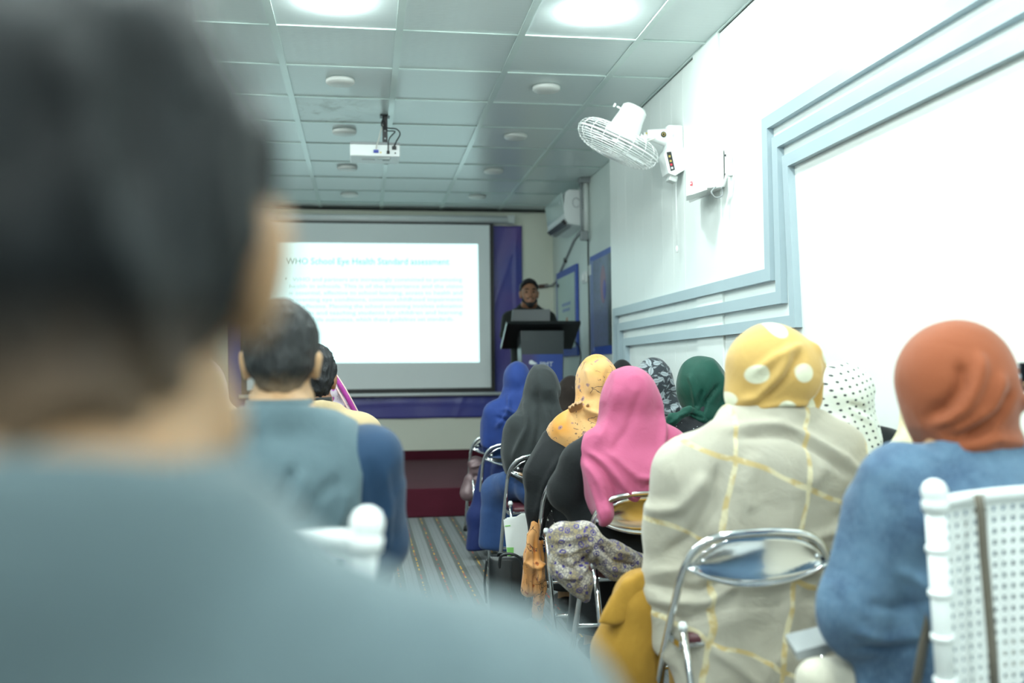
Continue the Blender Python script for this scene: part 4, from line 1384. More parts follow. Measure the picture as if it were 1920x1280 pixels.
# black scarf with grey leaves and veins
t = NT('leaf_print_scarf')
o = t.sep(t.obj)
def leaves(sc, loc, L, wd):
    q = t.comb(t.ma('MULTIPLY', t.ma('ADD', o[0], loc), sc), t.ma('MULTIPLY', o[2], sc), 0.0)
    vn = t.n('ShaderNodeTexVoronoi', feature='F1', voronoi_dimensions='2D')
    t.s(vn.inputs['Vector'], q); vn.inputs['Scale'].default_value = 1.0; vn.inputs['Randomness'].default_value = 0.75
    dlt = t.sep(t.vm('SUBTRACT', q, vn.outputs['Position']))
    an = t.ma('MULTIPLY', t.sep(vn.outputs['Color'])[0], 3.6)
    cs, sn = t.ma('COSINE', an), t.ma('SINE', an)
    u = t.ma('ADD', t.ma('MULTIPLY', dlt[0], cs), t.ma('MULTIPLY', dlt[1], sn))
    v = t.ma('ABSOLUTE', t.ma('SUBTRACT', t.ma('MULTIPLY', dlt[1], cs), t.ma('MULTIPLY', dlt[0], sn)))
    prof = t.ma('MULTIPLY', t.ma('SUBTRACT', 1.0, t.ma('POWER', t.ma('DIVIDE', t.ma('ABSOLUTE', u), L), 2.0)), wd)
    m = t.step(t.ma('SUBTRACT', prof, v), 0.0, 0.03)
    rib = t.step(v, 0.012, 0.035, 1, 0)
    sv = t.step(t.ma('ABSOLUTE', t.ma('SUBTRACT', t.ma('FRACT', t.ma('MULTIPLY', t.ma('SUBTRACT', u, v), 7.0)), 0.5)), 0.06, 0.16, 1, 0)
    stem = t.ma('MULTIPLY', rib, t.step(t.ma('ABSOLUTE', u), L + 0.15, L + 0.18, 1, 0))
    return t.ma('MAXIMUM', t.ma('SUBTRACT', m, t.ma('MULTIPLY', t.ma('MAXIMUM', rib, t.ma('MULTIPLY', sv, 0.5)), 0.7)), t.ma('SUBTRACT', stem, m))
leaf = t.ma('MAXIMUM', leaves(19.0, 0.0, 0.50, 0.24), t.ma('MULTIPLY', leaves(31.0, 0.31, 0.42, 0.15), 0.8))
M['leaf'] = cloth_finish(t, t.mix(leaf, (0.032, 0.040, 0.050), (0.36, 0.41, 0.44)), 0.75, 0.2, 300, 0.2)

# apricot-orange floral
def floral(name, base1, base2, mark, mark2, sc=16, thr=(0.20, 0.28), lines=True):
    t = NT(name)
    wv = t.vm('ADD', t.obj, t.vm('MULTIPLY', t.noise(scale=30, detail=2, color=True), (0.03, 0.03, 0.03)))
    d = t.vor(wv, sc, 'F1', 1.0)
    sel = t.sep(t.vor(wv, sc, 'F1', 1.0, out=1))
    fl = t.ma('MULTIPLY', t.step(d, thr[0], thr[1], 1, 0), t.step(sel[0], 0.35, 0.4))
    heart = t.step(d, 0.07, 0.11, 1, 0)
    e = t.vor(wv, sc * 0.8, 'DISTANCE_TO_EDGE', 1.0)
    br = t.ma('MULTIPLY', t.step(e, 0.012, 0.03, 1, 0), t.step(t.noise(scale=16, detail=1), 0.55, 0.60))
    spk = t.ma('MULTIPLY', t.step(t.vor(wv, sc * 3.2, 'F1', 1.0), 0.2, 0.28, 1, 0), t.step(t.noise(scale=11, detail=1), 0.5, 0.6))
    c = t.mix(t.step(t.noise(scale=5, detail=2), 0.4, 0.62), base1, base2)
    c = t.mix(fl, c, mark)
    c = t.mix(t.ma('MULTIPLY', heart, t.step(sel[0], 0.35, 0.4)), c, mark2)
    if lines: c = t.mix(t.ma('MAXIMUM', br, t.ma('MULTIPLY', spk, 0.8)), c, mark2)
    return cloth_finish(t, c, 0.75, 0.25, 300, 0.25)
M['orange_floral'] = floral('orange_floral_scarf', (0.76, 0.33, 0.06), (0.80, 0.46, 0.19), (0.40, 0.22, 0.20), (0.13, 0.08, 0.07), 19)
M['orange_cotton'] = floral('orange_printed_dupatta', (0.62, 0.24, 0.045), (0.72, 0.36, 0.14), (0.45, 0.12, 0.03), (0.10, 0.05, 0.03), 24)
M['purple_paisley'] = floral('purple_paisley_dupatta', (0.50, 0.40, 0.52), (0.58, 0.52, 0.58), (0.38, 0.06, 0.33), (0.22, 0.22, 0.24), 30, (0.30, 0.42))
M['yellow_print'] = floral('yellow_pink_print', (0.56, 0.46, 0.50), (0.62, 0.55, 0.10), (0.55, 0.48, 0.08), (0.20, 0.20, 0.10), 12, (0.25, 0.35), False)
M['cream_print'] = floral('cream_yellow_print', (0.74, 0.70, 0.54), (0.70, 0.62, 0.36), (0.62, 0.50, 0.16), (0.5, 0.42, 0.2), 14, (0.2, 0.3), False)
M['sequin'] = floral('black_sequinned_dress', (0.016, 0.02, 0.026), (0.02, 0.024, 0.03), (0.45, 0.5, 0.52), (0.5, 0.55, 0.58), 55, (0.10, 0.16), False)
M['black_white_print'] = floral('black_white_print', (0.015, 0.016, 0.018), (0.02, 0.02, 0.022), (0.55, 0.55, 0.5), (0.6, 0.6, 0.55), 60, (0.2, 0.3))

# khaki-cream shawl with violet medallions
t = NT('medallion_shawl')
wv = t.vm('ADD', t.obj, t.vm('MULTIPLY', t.noise(scale=20, detail=2, color=True), (0.025, 0.025, 0.025)))
d = t.vor(wv, 33, 'F1', 0.8)
ringm = t.step(t.ma('ABSOLUTE', t.ma('SUBTRACT', d, 0.30)), 0.035, 0.075, 1, 0)
dot = t.step(d, 0.10, 0.15, 1, 0)
fine = t.step(t.vor(wv, 75, 'DISTANCE_TO_EDGE', 1.0), 0.05, 0.11, 1, 0)
c = t.mix(t.step(t.noise(scale=16, detail=2), 0.40, 0.60), (0.31, 0.25, 0.14), (0.62, 0.57, 0.49))
c = t.mix(t.ma('MULTIPLY', fine, 0.75), c, (0.10, 0.09, 0.14))
c = t.mix(t.ma('MAXIMUM', ringm, dot), c, (0.05, 0.035, 0.23))
M['medallion'] = cloth_finish(t, c, 0.7, 0.3, 300, 0.25)

# denim with fading
t = NT('washed_denim')
f_ = t.noise(scale=5.5, detail=4, rough=0.6)
tw = t.noise(t.mapping(t.obj, scale=(240, 240, 60), rot=(0, 0.6, 0)), 1.0, 1)
c = t.mix(t.step(f_, 0.32, 0.68), (0.020, 0.062, 0.145), (0.125, 0.235, 0.36))
c = t.mix(t.ma('MULTIPLY', tw, 0.35), c, (0.30, 0.42, 0.55))
M['denim'] = cloth_finish(t, c, 0.8, 0.15, 260, 0.3, 0.45, 10)
M['stitch'] = plain('denim_stitch', (0.30, 0.38, 0.42), 0.7)

# hair
def hair_mat(name, dark, fade=None, z0=0.0, z1=0.1, skin=(0.45, 0.30, 0.2)):
    t = NT(name)
    st = t.noise(t.mapping(t.obj, scale=(55, 55, 9)), 1.0, 3, 0.6)
    c = t.mix(t.step(st, 0.35, 0.75), dark, tuple(min(1, x * 1.7 + 0.001) for x in dark))
    if fade:
        zz = t.ma('ADD', t.sep(t.obj)[2], t.ma('MULTIPLY', t.ma('SUBTRACT', t.noise(scale=60, detail=2), 0.5), 0.03))
        c = t.mix(t.step(zz, z0, z1, 1, 0), c, skin)
    t.set(Base_Color=c, Roughness=0.5, Specular_IOR_Level=0.25)
    t.bump(st, 0.7, 0.02)
    return t.m


def hair(sk, mat, parent, grow=0.012, top=0.02, nape=-0.085, front=(0.072, 0.062), tilt=(0.85, -0.5), lumps=0.004, cf=(22, 22, 12), quiff=None, label=None, seed=7, res=0.006):
    s, hp, f = sk['s'], sk['hp'], sk['fwd']
    c = Cloth(sk['Y'], res)
    c.ell(hp(0, -0.008, 0.028), ((0.074 + grow) * s, (0.094 + grow) * s, (0.088 + grow) * s), 0.02, sk['Rz'])
    if top: c.ell(hp(0, 0.002, 0.055 + top * 0.5), ((0.068 + grow) * s, 0.088 * s, (0.062 + top) * s), 0.03, sk['Rz'])
    if quiff: c.ell(hp(*quiff[0]), tuple(q * s for q in quiff[1]), 0.02, sk['Rz'])
    c.cone(hp(0, -0.052, -0.02), hp(0, -0.05, nape + 0.03), 0.062 * s, 0.045 * s, 0.03)
    n = tilt[0] * f + np.array([0, 0, tilt[1]])
    c.half(hp(0, front[0], front[1]), n, 0.008)
    c.half(hp(0, 0, nape), f * 0.35 + np.array([0, 0, -1.0]), 0.006)
    for sg in (-1, 1):
        c.sub_ell(hp(sg * 0.085, 0.006, -0.022), (0.028 * s, 0.028 * s, 0.048 * s), 0.006, sk['Rz'])
    o = c.build('hair', mat, parent, lumps, cf, seed, label)
    return o


def collar(sk, mat, parent, lift=0.02, r=0.066, h=0.035, name='collar'):
    s = sk['s']; b = sk['nb'] + s * (0.008 * sk['fwd'] + np.array([0, 0, 0.012 + lift]))
    g = []
    for a in np.linspace(0, 2 * PI, 33):
        x, y = math.cos(a), math.sin(a)
        g.append([tuple(b + s * ((r + q * 0.004) * (x * sk['right'] + y * sk['fwd']) + np.array([0, 0, h * (1 - q) + (-0.015 if y > 0.5 else 0)]))) for q in (0, 0.5, 1)])
    return MB().sheet(g, (0, 0.0, 0.004)).build(name, mat, parent, smooth=True)


# ================================================================== folding chairs
def folding_chair():
    o = empty('folding_chair', (0, 0, 0))
    half = [(-0.215, 0.44, 0.012), (-0.217, 0.22, 0.335), (-0.217, 0.05, 0.585), (-0.212, 0.022, 0.635), (-0.196, 0.006, 0.682), (-0.165, -0.008, 0.718), (-0.12, -0.016, 0.737), (-0.06, -0.02, 0.745), (0, -0.021, 0.747)]
    path = half + [(-x, y, z) for x, y, z in reversed(half[:-1])]
    MB().tube(spl(path, 4), 0.0115, 10).build('back_frame', M['chrome'], o)
    g = []
    for u in np.linspace(-1, 1, 21):
        x = 0.203 * u
        zt = 0.738 - 0.085 * abs(u) ** 3.0; zb = 0.598 + 0.052 * abs(u) ** 2.2
        bow = 0.035 * (1 - u * u)
        row = []
        for q in np.linspace(0, 1, 8):
            z = zt + (zb - zt) * q
            yb = 0.0 + (0.735 - z) * 0.16 - bow * 0.0 + 0.012 * math.cos((q - 0.5) * PI) - bow * 0.35 * q
            row.append((x, yb - 0.012, z))
        g.append(row)
    bp_ = MB().sheet(g, (0, 0.004, 0)).build('back_plate', M['chrome'], o, smooth=True)
    rim = [r[-1] for r in g]
    MB().tube(rim, 0.006, 8).build('plate_rim', M['chrome'], bp_)
    for sg in (-1, 1):
        MB().lathe([(0, 0), (0.009, 0), (0.007, 0.004), (0, 0.005)], (sg * 0.165, -0.012, 0.672), (0, -1, 0.1), 10).build('plate_bolt', M['steel'], bp_)
        rl = MB().tube([(sg * 0.196, 0.075, 0.475), (sg * 0.196, 0.03, 0.37), (sg * 0.196, -0.13, 0.012)], 0.0105, 10)
        rl = rl.build('rear_leg', M['chrome'], o)
        MB().lathe([(0, 0.0), (0.013, 0.0), (0.0135, 0.012), (0.009, 0.022), (0, 0.024)], (sg * 0.196, 0.072, 0.466), (0, 0.38, 0.92), 12).build('leg_cap', M['white_plastic'], rl)
        MB().lathe([(0, 0), (0.015, 0), (0.015, 0.03), (0.011, 0.035)], (sg * 0.215, 0.445, 0.0), seg=12).build('rubber_foot', M['black_plastic'], o)
        MB().lathe([(0, 0), (0.015, 0), (0.015, 0.03), (0.011, 0.035)], (sg * 0.196, -0.133, 0.0), seg=12).build('rubber_foot', M['black_plastic'], rl)
        MB().box((sg * 0.205, 0.16, 0.425), (0.012, 0.19, 0.022), None, 0.003).build('seat_rail', M['chrome'], o)
    MB().tube([(-0.195, -0.075, 0.13), (0.195, -0.075, 0.13)], 0.008, 8).build('cross_bar', M['chrome'], o)
    MB().tube([(-0.214, 0.32, 0.19), (0.214, 0.32, 0.19)], 0.008, 8).build('cross_bar', M['chrome'], o)
    MB().box((0, 0.255, 0.437), (0.37, 0.36, 0.034), None, 0.014).build('seat', M['maroon_vinyl'], o, smooth=True)
    MB().tube([(-0.19, 0.08, 0.42), (-0.19, 0.42, 0.42), (0.19, 0.42, 0.42), (0.19, 0.08, 0.42)], 0.009, 8, closed=True).build('seat_frame', M['chrome'], o)
    return o
CH = folding_chair()
_used = []
def chair(x, y, label, rz=0.0):
    o = CH if not _used else copy_tree(CH)
    _used.append(1)
    o.location = (x, y, 0); o.rotation_euler = (0, 0, rz)
    return tag(o, label, 'chair', 'chrome folding chairs')
chair(0.965, 6.90, 'front chrome folding chair with a mauve handbag on its seat, nearest the maroon stage')
chair(0.955, 6.08, 'chrome folding chair behind the woman in bright navy, second from the stage')
chair(0.985, 5.21, 'chrome folding chair behind the woman in the charcoal cape')
chair(1.005, 4.26, 'chrome folding chair behind the woman in the orange floral scarf')
chair(1.035, 3.46, 'chrome folding chair under the pink scarf, with the medallion shawl tied on')
chair(1.075, 2.565, 'mirror-backed chrome folding chair behind the beige checked shawl')
for y, x, w in ((6.95, 1.52, 'the person with the dark brown head covering'), (5.76, 1.52, 'the woman in the plain black scarf'), (4.93, 1.50, 'the woman in the leaf print scarf'), (4.09, 1.43, 'the woman in the green scarf'), (2.93, 1.55, 'the woman in the white polka dot scarf'), (2.36, 1.60, 'the woman in cream and yellow print')):
    chair(x, y, 'chrome folding chair by the right wall under ' + w)
for y, x, w in ((2.19, -0.19, 'the man in the grey blue waistcoat'), (3.86, -0.20, 'the man in the tan jacket'), (4.62, -0.19, 'the woman in purple paisley'), (3.26, -0.62, 'the person in yellow print'), (0.335, -0.14, 'the foreground man in the slate kameez')):
    chair(x, y, 'chrome folding chair on the left side under ' + w)

# ================================================================== white woven-plastic chairs
def plastic_chair():
    o = empty('plastic_chair', (0, 0, 0))
    zt = 0.90
    hw = 0.245
    def post(sg):
        p = [(sg * (hw - 0.035), 0.03, 0.42), (sg * hw, 0.0, zt - 0.03)]
        b = MB().tube(p, [0.017, 0.019], 14)
        b.build('back_post', M['white_plastic'], o)
        top = Vector(p[1]); dr = (top - Vector(p[0])).normalized()
        MB().lathe([(0.0, -0.002), (0.024, 0.0), (0.025, 0.018), (0.021, 0.022), (0.024, 0.03), (0.024, 0.042), (0.018, 0.054), (0.008, 0.060), (0, 0.061)], top - dr * 0.012, dr, 18).build('post_cap', M['white_plastic'], o)
        for k in range(1, 5):
            c = top - dr * (0.085 * k)
            MB().lathe([(0.017, -0.006), (0.0225, -0.005), (0.0225, 0.005), (0.017, 0.006)], c, dr, 16).build('post_ring', M['white_plastic'], o)
    for sg in (-1, 1): post(sg)
    rail_ = [(hw * u, -0.0 + 0.02 * (1 - u * u), zt - 0.028 + 0.014 * (1 - u * u)) for u in np.linspace(-1, 1, 13)]
    MB().tube(rail_, 0.0125, 10).build('top_rail', M['white_plastic'], o)
    nx, nz = 21, 20
    b = MB()
    def pt(u, q):
        w = hw - 0.02 - 0.035 * q
        return Vector((w * u, 0.006 + 0.02 * (1 - u * u) + 0.03 * q, zt - 0.045 - 0.43 * q + 0.014 * (1 - u * u) * (1 - q)))
    for i in range(nx + 1):
        u = -1 + 2 * i / nx
        for j in range(5):
            p, q = pt(u, j / 5), pt(u, (j + 1) / 5)
            d = 0.0055
            b.prism([p + Vector((-d, 0, 0)), p + Vector((d, 0, 0)), q + Vector((d, 0, 0)), q + Vector((-d, 0, 0))], (0, 0.006, 0))
    for j in range(nz + 1):
        q = j / nz
        for i in range(6):
            p, r = pt(-1 + 2 * i / 6, q), pt(-1 + 2 * (i + 1) / 6, q)
            d = 0.0055
            b.prism([p + Vector((0, 0.001, -d)), r + Vector((0, 0.001, -d)), r + Vector((0, 0.001, d)), p + Vector((0, 0.001, d))], (0, 0.005, 0))
    b.build('woven_back', M['white_plastic'], o)
    MB().box((0, 0.26, 0.43), (0.44, 0.44, 0.025), None, 0.01).build('seat', M['white_plastic'], o)
    for sg in (-1, 1):
        MB().tube([(sg * (hw - 0.035), 0.03, 0.43), (sg * (hw - 0.01), -0.03, 0.0)], [0.02, 0.016], 12).build('leg', M['white_plastic'], o)
        MB().tube([(sg * (hw - 0.035), 0.45, 0.43), (sg * (hw - 0.01), 0.49, 0.0)], [0.02, 0.016], 12).build('leg', M['white_plastic'], o)
    return o
pc1 = plastic_chair()
tag(pc1, 'white woven plastic chair at the lower right behind the denim jacket, with a taupe strap', 'chair', 'white plastic chairs')
PCZ = 1.055
pa = W(1753, 935, 1.80)
pc1.location = (pa[0] + 0.245 * PCZ, 1.80, 0); pc1.scale = (PCZ,) * 3
pc2 = copy_tree(pc1)
tag(pc2, 'empty white woven plastic chair at the lower left behind the grey waistcoat', 'chair', 'white plastic chairs')
pb = W(672, 990, 1.47)
pc2.scale = (1.08,) * 3
pc2.location = (pb[0] - 0.245 * PCZ * 0.97, 1.44, 0); pc2.rotation_euler = (0, 0, 0.16)

# ================================================================== people, far to near
# --- speaker at the lectern
zf = 0.239
spk_ = skeleton(992, 551, 9.32, s=1.07, yaw=PI + 0.05, standing=zf, sh=0.185, up=0.05,
                arms={0: (W(1040, 625, 9.34), W(1015, 632, 9.16) + np.array([0, 0, 0.02]), (-0.3, -0.9, -0.1), (-1, 0, 0.2), (0, 0, -1)),
                      1: (W(949, 628, 9.36), W(972, 640, 9.18) + np.array([0, 0, 0.02]), (0.3, -0.9, -0.1), (1, 0, 0.2), (0, 0, -1))})
P_spk = make_person(spk_, 'bearded man in a dark suit standing at the lectern behind the laptop', 'skin_deep', 0.0075, group=None)
M['hair_black'] = hair_mat('hair_black', (0.010, 0.010, 0.011))
hair(spk_, M['hair_black'], P_spk, 0.008, 0.016, -0.07, (0.050, 0.080), (0.80, -0.60), quiff=((0, 0.055, 0.106), (0.052, 0.026, 0.014)))
c = Cloth(9.32, 0.006)
hp = spk_['hp']; s_ = spk_['s']
c.cone(hp(-0.052, 0.045, -0.065), hp(0, 0.085, -0.105), 0.015 * s_, 0.024 * s_, 0.02); c.cone(hp(0.052, 0.045, -0.065), hp(0, 0.085, -0.105), 0.015 * s_, 0.024 * s_, 0.02)
c.cone(hp(-0.026, 0.092, -0.048), hp(0.026, 0.092, -0.048), 0.0085 * s_, 0.0085 * s_, 0.01)
c.cone(hp(-0.06, 0.03, -0.02), hp(-0.055, 0.045, -0.065), 0.006 * s_, 0.012 * s_, 0.02); c.cone(hp(0.06, 0.03, -0.02), hp(0.055, 0.045, -0.065), 0.006 * s_, 0.012 * s_, 0.02)
c.sub_ell(hp(0, 0.108, -0.064), (0.024 * s_, 0.03 * s_, 0.010 * s_), 0.004)
c.build('beard', M['hair_black'], P_spk, 0.001, (60, 60, 40), 3)
for sg in (-1, 1):
    MB().tube([hp(sg * 0.016, 0.103, 0.034), hp(sg * 0.034, 0.101, 0.040), hp(sg * 0.05, 0.086, 0.034)], [0.005, 0.006, 0.003], 6).build('eyebrow', M['hair_black'], P_spk)
MB().tube([hp(-0.02, 0.097, -0.064), hp(0, 0.101, -0.063), hp(0.02, 0.097, -0.064)], [0.003, 0.006, 0.003], 6).build('lips', plain('lips', (0.30, 0.13, 0.10), 0.5), P_spk)
c = Cloth(9.32, 0.010)
c.body(spk_, ('torso',), 0.022); c.body(spk_, ('arm0', 'arm1', 'farm0', 'farm1'), 0.020)
c.body(spk_, ('neck',), 0.006)
c.cone(spk_['waist'], spk_['hip'] + np.array([0, 0, -0.14]), 0.155, 0.175, 0.05, 0.75)
c.half(spk_['nb'] + np.array([0, 0, 0.05]), (0, 0.0, 1), 0.01)
c.build('suit_jacket', M['suit'], P_spk, 0.004, (8, 8, 5), 4)
c = Cloth(9.32, 0.012); c.body(spk_, ('thigh', 'calf'), 0.018); c.half((0, 0, zf + 0.05), (0, 0, -1)); c.build('trousers', M['suit'], P_spk, 0.004)

# --- helper for headscarves
def scarf(sk, Y, mat, parent, shapes, hem=None, folds=(), name='headscarf', res=0.008, crumple=0.004, seed=1, grow=0.014, neck=True, hole=True, cf=(10, 10, 6), label=None, k=0.012, cape=0.0):
    c = Cloth(Y, res)
    c.body(sk, ('head',), grow)
    if cape: c.body(sk, ('torso', 'arm0', 'arm1', 'neck'), cape)
    if neck: c.body(sk, ('neck',), grow)
    shapes(c)
    if hem: c.cut(hem, k)
    if hole: c.face_hole(sk)
    for f in folds: c.fold(*f)
    return c.build(name, mat, parent, crumple, cf, seed, label)

# --- dark brown head, far row
sk = skeleton(1070, 742, 7.08)
P = make_person(sk, 'person with a dark brown head covering glimpsed between the charcoal and orange scarves')
scarf(sk, 7.08, M['brown_scarf'], P, lambda c: (c.e(1070, 735, 24, 32, 0.11), c.c((1070, 745, 22, 0), (1072, 800, 40, 0), fl=0.8)), seed=3)
upper_dress(sk, M['black_cloth'], P, 7.08); lower_dress(sk, M['black_cloth'], P, 7.08)

# --- bright navy
Y = 6.20
sk = skeleton(968, 716, Y)
P = make_person(sk, 'woman in a bright navy headscarf and cape, nearest the lectern on the aisle')
scarf(sk, Y, M['navy'], P, lambda c: (c.e(969, 713, 25, 36, 0.115), c.c((969, 740, 25, 0), (958, 790, 40, 0), fl=0.8), c.c((923, 790, 19, 0), (1005, 790, 20, 0)), c.e(955, 815, 50, 34, 0.12), c.c((922, 795, 18, 0.02), (918, 830, 17, 0.05))),
      [(890, 650), (1060, 650), (1060, 850), (960, 848), (935, 838), (918, 842), (904, 836), (898, 780)],
      [([(935, 765), (965, 775), (990, 765)], 5, 3), ([(925, 780), (960, 790), (990, 780)], 4, -2.5), ([(950, 740), (948, 770), (925, 800)], 4, 2.5), ([(980, 720), (970, 760), (985, 800)], 6, 2)], cape=0.032, seed=11)
upper_dress(sk, M['navy_dark'], P, Y, thin=True)
lower_dress(sk, M['navy_dark'], P, Y, 'dress_skirt', 0.05, 0.06, extra=lambda c: (c.c((915, 880, 16, 0.10), (897, 970, 20, 0.05)), c.c((897, 970, 20, 0.05), (893, 1040, 20, 0.0), k=0.05), c.c((897, 970, 18, 0.05), (915, 1045, 18, 0.25), k=0.05)))

# --- plain black scarf
Y = 5.9
sk = skeleton(1166, 727, Y)
P = make_person(sk, 'woman in a plain black headscarf mostly hidden behind the pink scarf')
scarf(sk, Y, M['black_cloth'], P, lambda c: (c.e(1167, 722, 27, 48, 0.12), c.c((1167, 740, 27, 0), (1170, 800, 50, 0), fl=0.8)), seed=5)
upper_dress(sk, M['black_cloth'], P, Y, thin=True); lower_dress(sk, M['black_cloth'], P, Y)

# --- charcoal cape
Y = 5.33
sk = skeleton(1016, 738, Y)
P = make_person(sk, 'woman in a long charcoal headscarf cape on the aisle')
scarf(sk, Y, M['charcoal'], P, lambda c: (c.e(1016, 728, 33, 47, 0.12), c.c((1016, 745, 34, 0), (1010, 825, 62, 0), fl=0.8), c.c((975, 805, 26, 0), (1075, 800, 26, 0)), c.e(1000, 850, 62, 45, 0.14), c.c((968, 815, 24, 0.0), (962, 875, 20, 0.0)), c.c((1065, 800, 25, 0.03), (1095, 850, 25, 0.1))),
      [(930, 640), (1130, 640), (1130, 930), (1010, 925), (968, 900), (948, 890), (941, 850), (941, 790)],
      [([(985, 740), (980, 800), (955, 860)], 6, 3), ([(1000, 720), (1005, 790), (985, 880)], 7, -2.5), ([(1030, 730), (1045, 790), (1040, 880)], 7, 3), ([(1015, 760), (1022, 820), (1010, 890)], 6, 2.5), ([(1045, 740), (1065, 790), (1080, 830)], 6, -3)], cape=0.032, seed=12)
upper_dress(sk, M['blue_skirt'], P, Y, thin=True)
lower_dress(sk, M['blue_skirt'], P, Y, 'skirt', 0.04, 0.15, extra=lambda c: (c.c((965, 905, 26, 0.15), (935, 920, 30, 0.38)), c.c((935, 920, 30, 0.38), (925, 1015, 28, 0.42), k=0.06), c.c((965, 930, 26, 0.3), (965, 1020, 28, 0.4), k=0.06)), seed=8)

# --- leaf print
Y = 5.10
sk = skeleton(1224, 727, Y)
P = make_person(sk, 'woman in a black and grey leaf print headscarf near the wall')
scarf(sk, Y, M['leaf'], P, lambda c: (c.e(1225, 722, 37, 52, 0.125), c.c((1226, 740, 36, 0), (1232, 800, 44, 0), fl=0.85), c.e(1256, 755, 24, 12, 0.05, -0.05, 20), c.c((1262, 750, 9, -0.05), (1278, 772, 9, -0.05))),
      None, [([(1200, 760), (1240, 772), (1270, 760)], 5, 3.5), ([(1205, 775), (1245, 786), (1275, 778)], 4, -3), ([(1240, 700), (1258, 740)], 5, 2)], cape=0.03, seed=13)
upper_dress(sk, M['black_cloth'], P, Y, thin=True); lower_dress(sk, M['black_cloth'], P, Y)

# --- orange floral scarf over black abaya
Y = 4.42
sk = skeleton(1119, 722, Y, arms={0: (W(1052, 845, Y + 0.16), W(1086, 782, Y - 0.045), (-0.34, -0.62, 0.62), (0.95, 0.0, 0.2), (0.0, -0.7, -0.7))})
P = make_person(sk, 'woman in an orange floral headscarf with a hand on her shoulder', res=0.007)
sc_ = scarf(sk, Y, M['orange_floral'], P, lambda c: (c.e(1119, 715, 38, 50, 0.125), c.c((1116, 740, 36, 0), (1108, 790, 34, 0), fl=0.9), c.e(1072, 818, 47, 35, 0.11, 0.0, -12), c.c((1048, 815, 22, 0), (1105, 800, 32, 0)), c.c((1105, 800, 32, 0), (1160, 820, 34, 0))),
      [(1015, 640), (1200, 640), (1200, 880), (1110, 855), (1085, 850), (1050, 840), (1024, 818), (1018, 790), (1030, 770)],
      [([(1085, 765), (1110, 775), (1140, 765)], 5, 4), ([(1080, 778), (1110, 788), (1145, 778)], 4, -3), ([(1095, 690), (1100, 740)], 5, 2.5), ([(1130, 690), (1118, 750)], 6, -2)], cape=0.034, seed=14)
upper_dress(sk, M['black_cloth'], P, Y, 'abaya', extra=lambda c: (c.c((1045, 830, 32, 0.02), (1018, 890, 36, 0.0), k=0.05), c.c((1018, 890, 34, 0.0), (1008, 950, 24, 0.0), k=0.05), c.c((1010, 940, 22, 0.0), (1003, 1012, 13, 0.0), k=0.04), c.c((1050, 870, 50, 0.0), (1060, 960, 45, 0.03), k=0.05)), arms=(1,),
            folds=lambda c: (c.fold([(1040, 850), (1015, 900), (1000, 970)], 6, 3), c.fold([(1060, 860), (1035, 920), (1020, 1000)], 6, -3)))
lower_dress(sk, M['black_cloth'], P, Y)
c = Cloth(Y - 0.05, 0.007)
c.c((1002, 985, 9, 0), (996, 1040, 15, 0), k=0.02, fl=0.6); c.c((996, 1040, 15, 0), (992, 1105, 15, 0.0), k=0.02, fl=0.6); c.c((1010, 1020, 9, 0.02), (1012, 1100, 11, 0.02), k=0.015, fl=0.6); c.c((1012, 1095, 11, 0.02), (1008, 1155, 10, 0.02), k=0.02, fl=0.6); c.c((1000, 1060, 12, -0.02), (1016, 1080, 9, -0.02), k=0.015)
for f in (([(992, 1000), (985, 1060), (988, 1120)], 3, 3), ([(1002, 1000), (1000, 1060), (1001, 1120)], 3, -3.5), ([(1010, 1040), (1011, 1100), (1008, 1150)], 3, 2.5), ([(985, 1050), (1000, 1062), (1018, 1058)], 3, 3)): c.fold(*f)
c.build('dupatta_end', M['orange_cotton'], P, 0.005, (22, 22, 10), 5, 'orange printed dupatta end hanging down')
c = Cloth(Y - 0.03, 0.008)
c.c((1042, 960, 16, 0), (1036, 1005, 14, 0), k=0.02, fl=0.6); c.c((1036, 1005, 13, 0), (1040, 1050, 12, 0.03), k=0.02, fl=0.6)
c.build('printed_kurta', M['black_white_print'], P, 0.004, (20, 20, 10), 6, 'black and white printed kurta edge')

# --- green scarf
Y = 4.25
sk = skeleton(1313, 725, Y)
P = make_person(sk, 'woman in a bottle green headscarf with a tied tail, by the wall')
scarf(sk, Y, M['green'], P, lambda c: (c.e(1315, 722, 47, 55, 0.125), c.c((1318, 735, 46, 0), (1332, 790, 36, 0), fl=0.9), c.c((1340, 730, 26, 0.02), (1358, 780, 24, 0.03), k=0.05)),
      [(1255, 640), (1380, 640), (1392, 800), (1345, 802), (1318, 792), (1296, 782), (1280, 764), (1258, 740)],
      [([(1282, 700), (1290, 740), (1296, 775)], 4, 2.5), ([(1330, 720), (1308, 750), (1296, 780)], 4, -3.5), ([(1338, 700), (1345, 750), (1335, 790)], 6, 2.5), ([(1300, 730), (1294, 765)], 3, -2.5)], seed=15)
c = Cloth(Y - 0.115, 0.007)
c.c((1292, 768, 7, 0), (1262, 785, 10, 0), k=0.02, fl=0.7); c.c((1262, 785, 9, 0), (1246, 806, 8, 0.02), k=0.02, fl=0.7); c.c((1290, 770, 8, 0.01), (1318, 782, 10, 0.03), k=0.02, fl=0.7); c.c((1318, 784, 10, 0.02), (1345, 796, 12, 0.05), k=0.02)
c.fold([(1290, 772), (1270, 780), (1252, 796)], 2.2, 2.5); c.fold([(1290, 776), (1320, 784)], 2.2, -2.5)
c.build('scarf_tail', M['green'], P, 0.003, (25, 25, 25), 4)
upper_dress(sk, M['sequin'], P, Y, 'sequinned_dress', grow=0.012); lower_dress(sk, M['black_cloth'], P, Y)

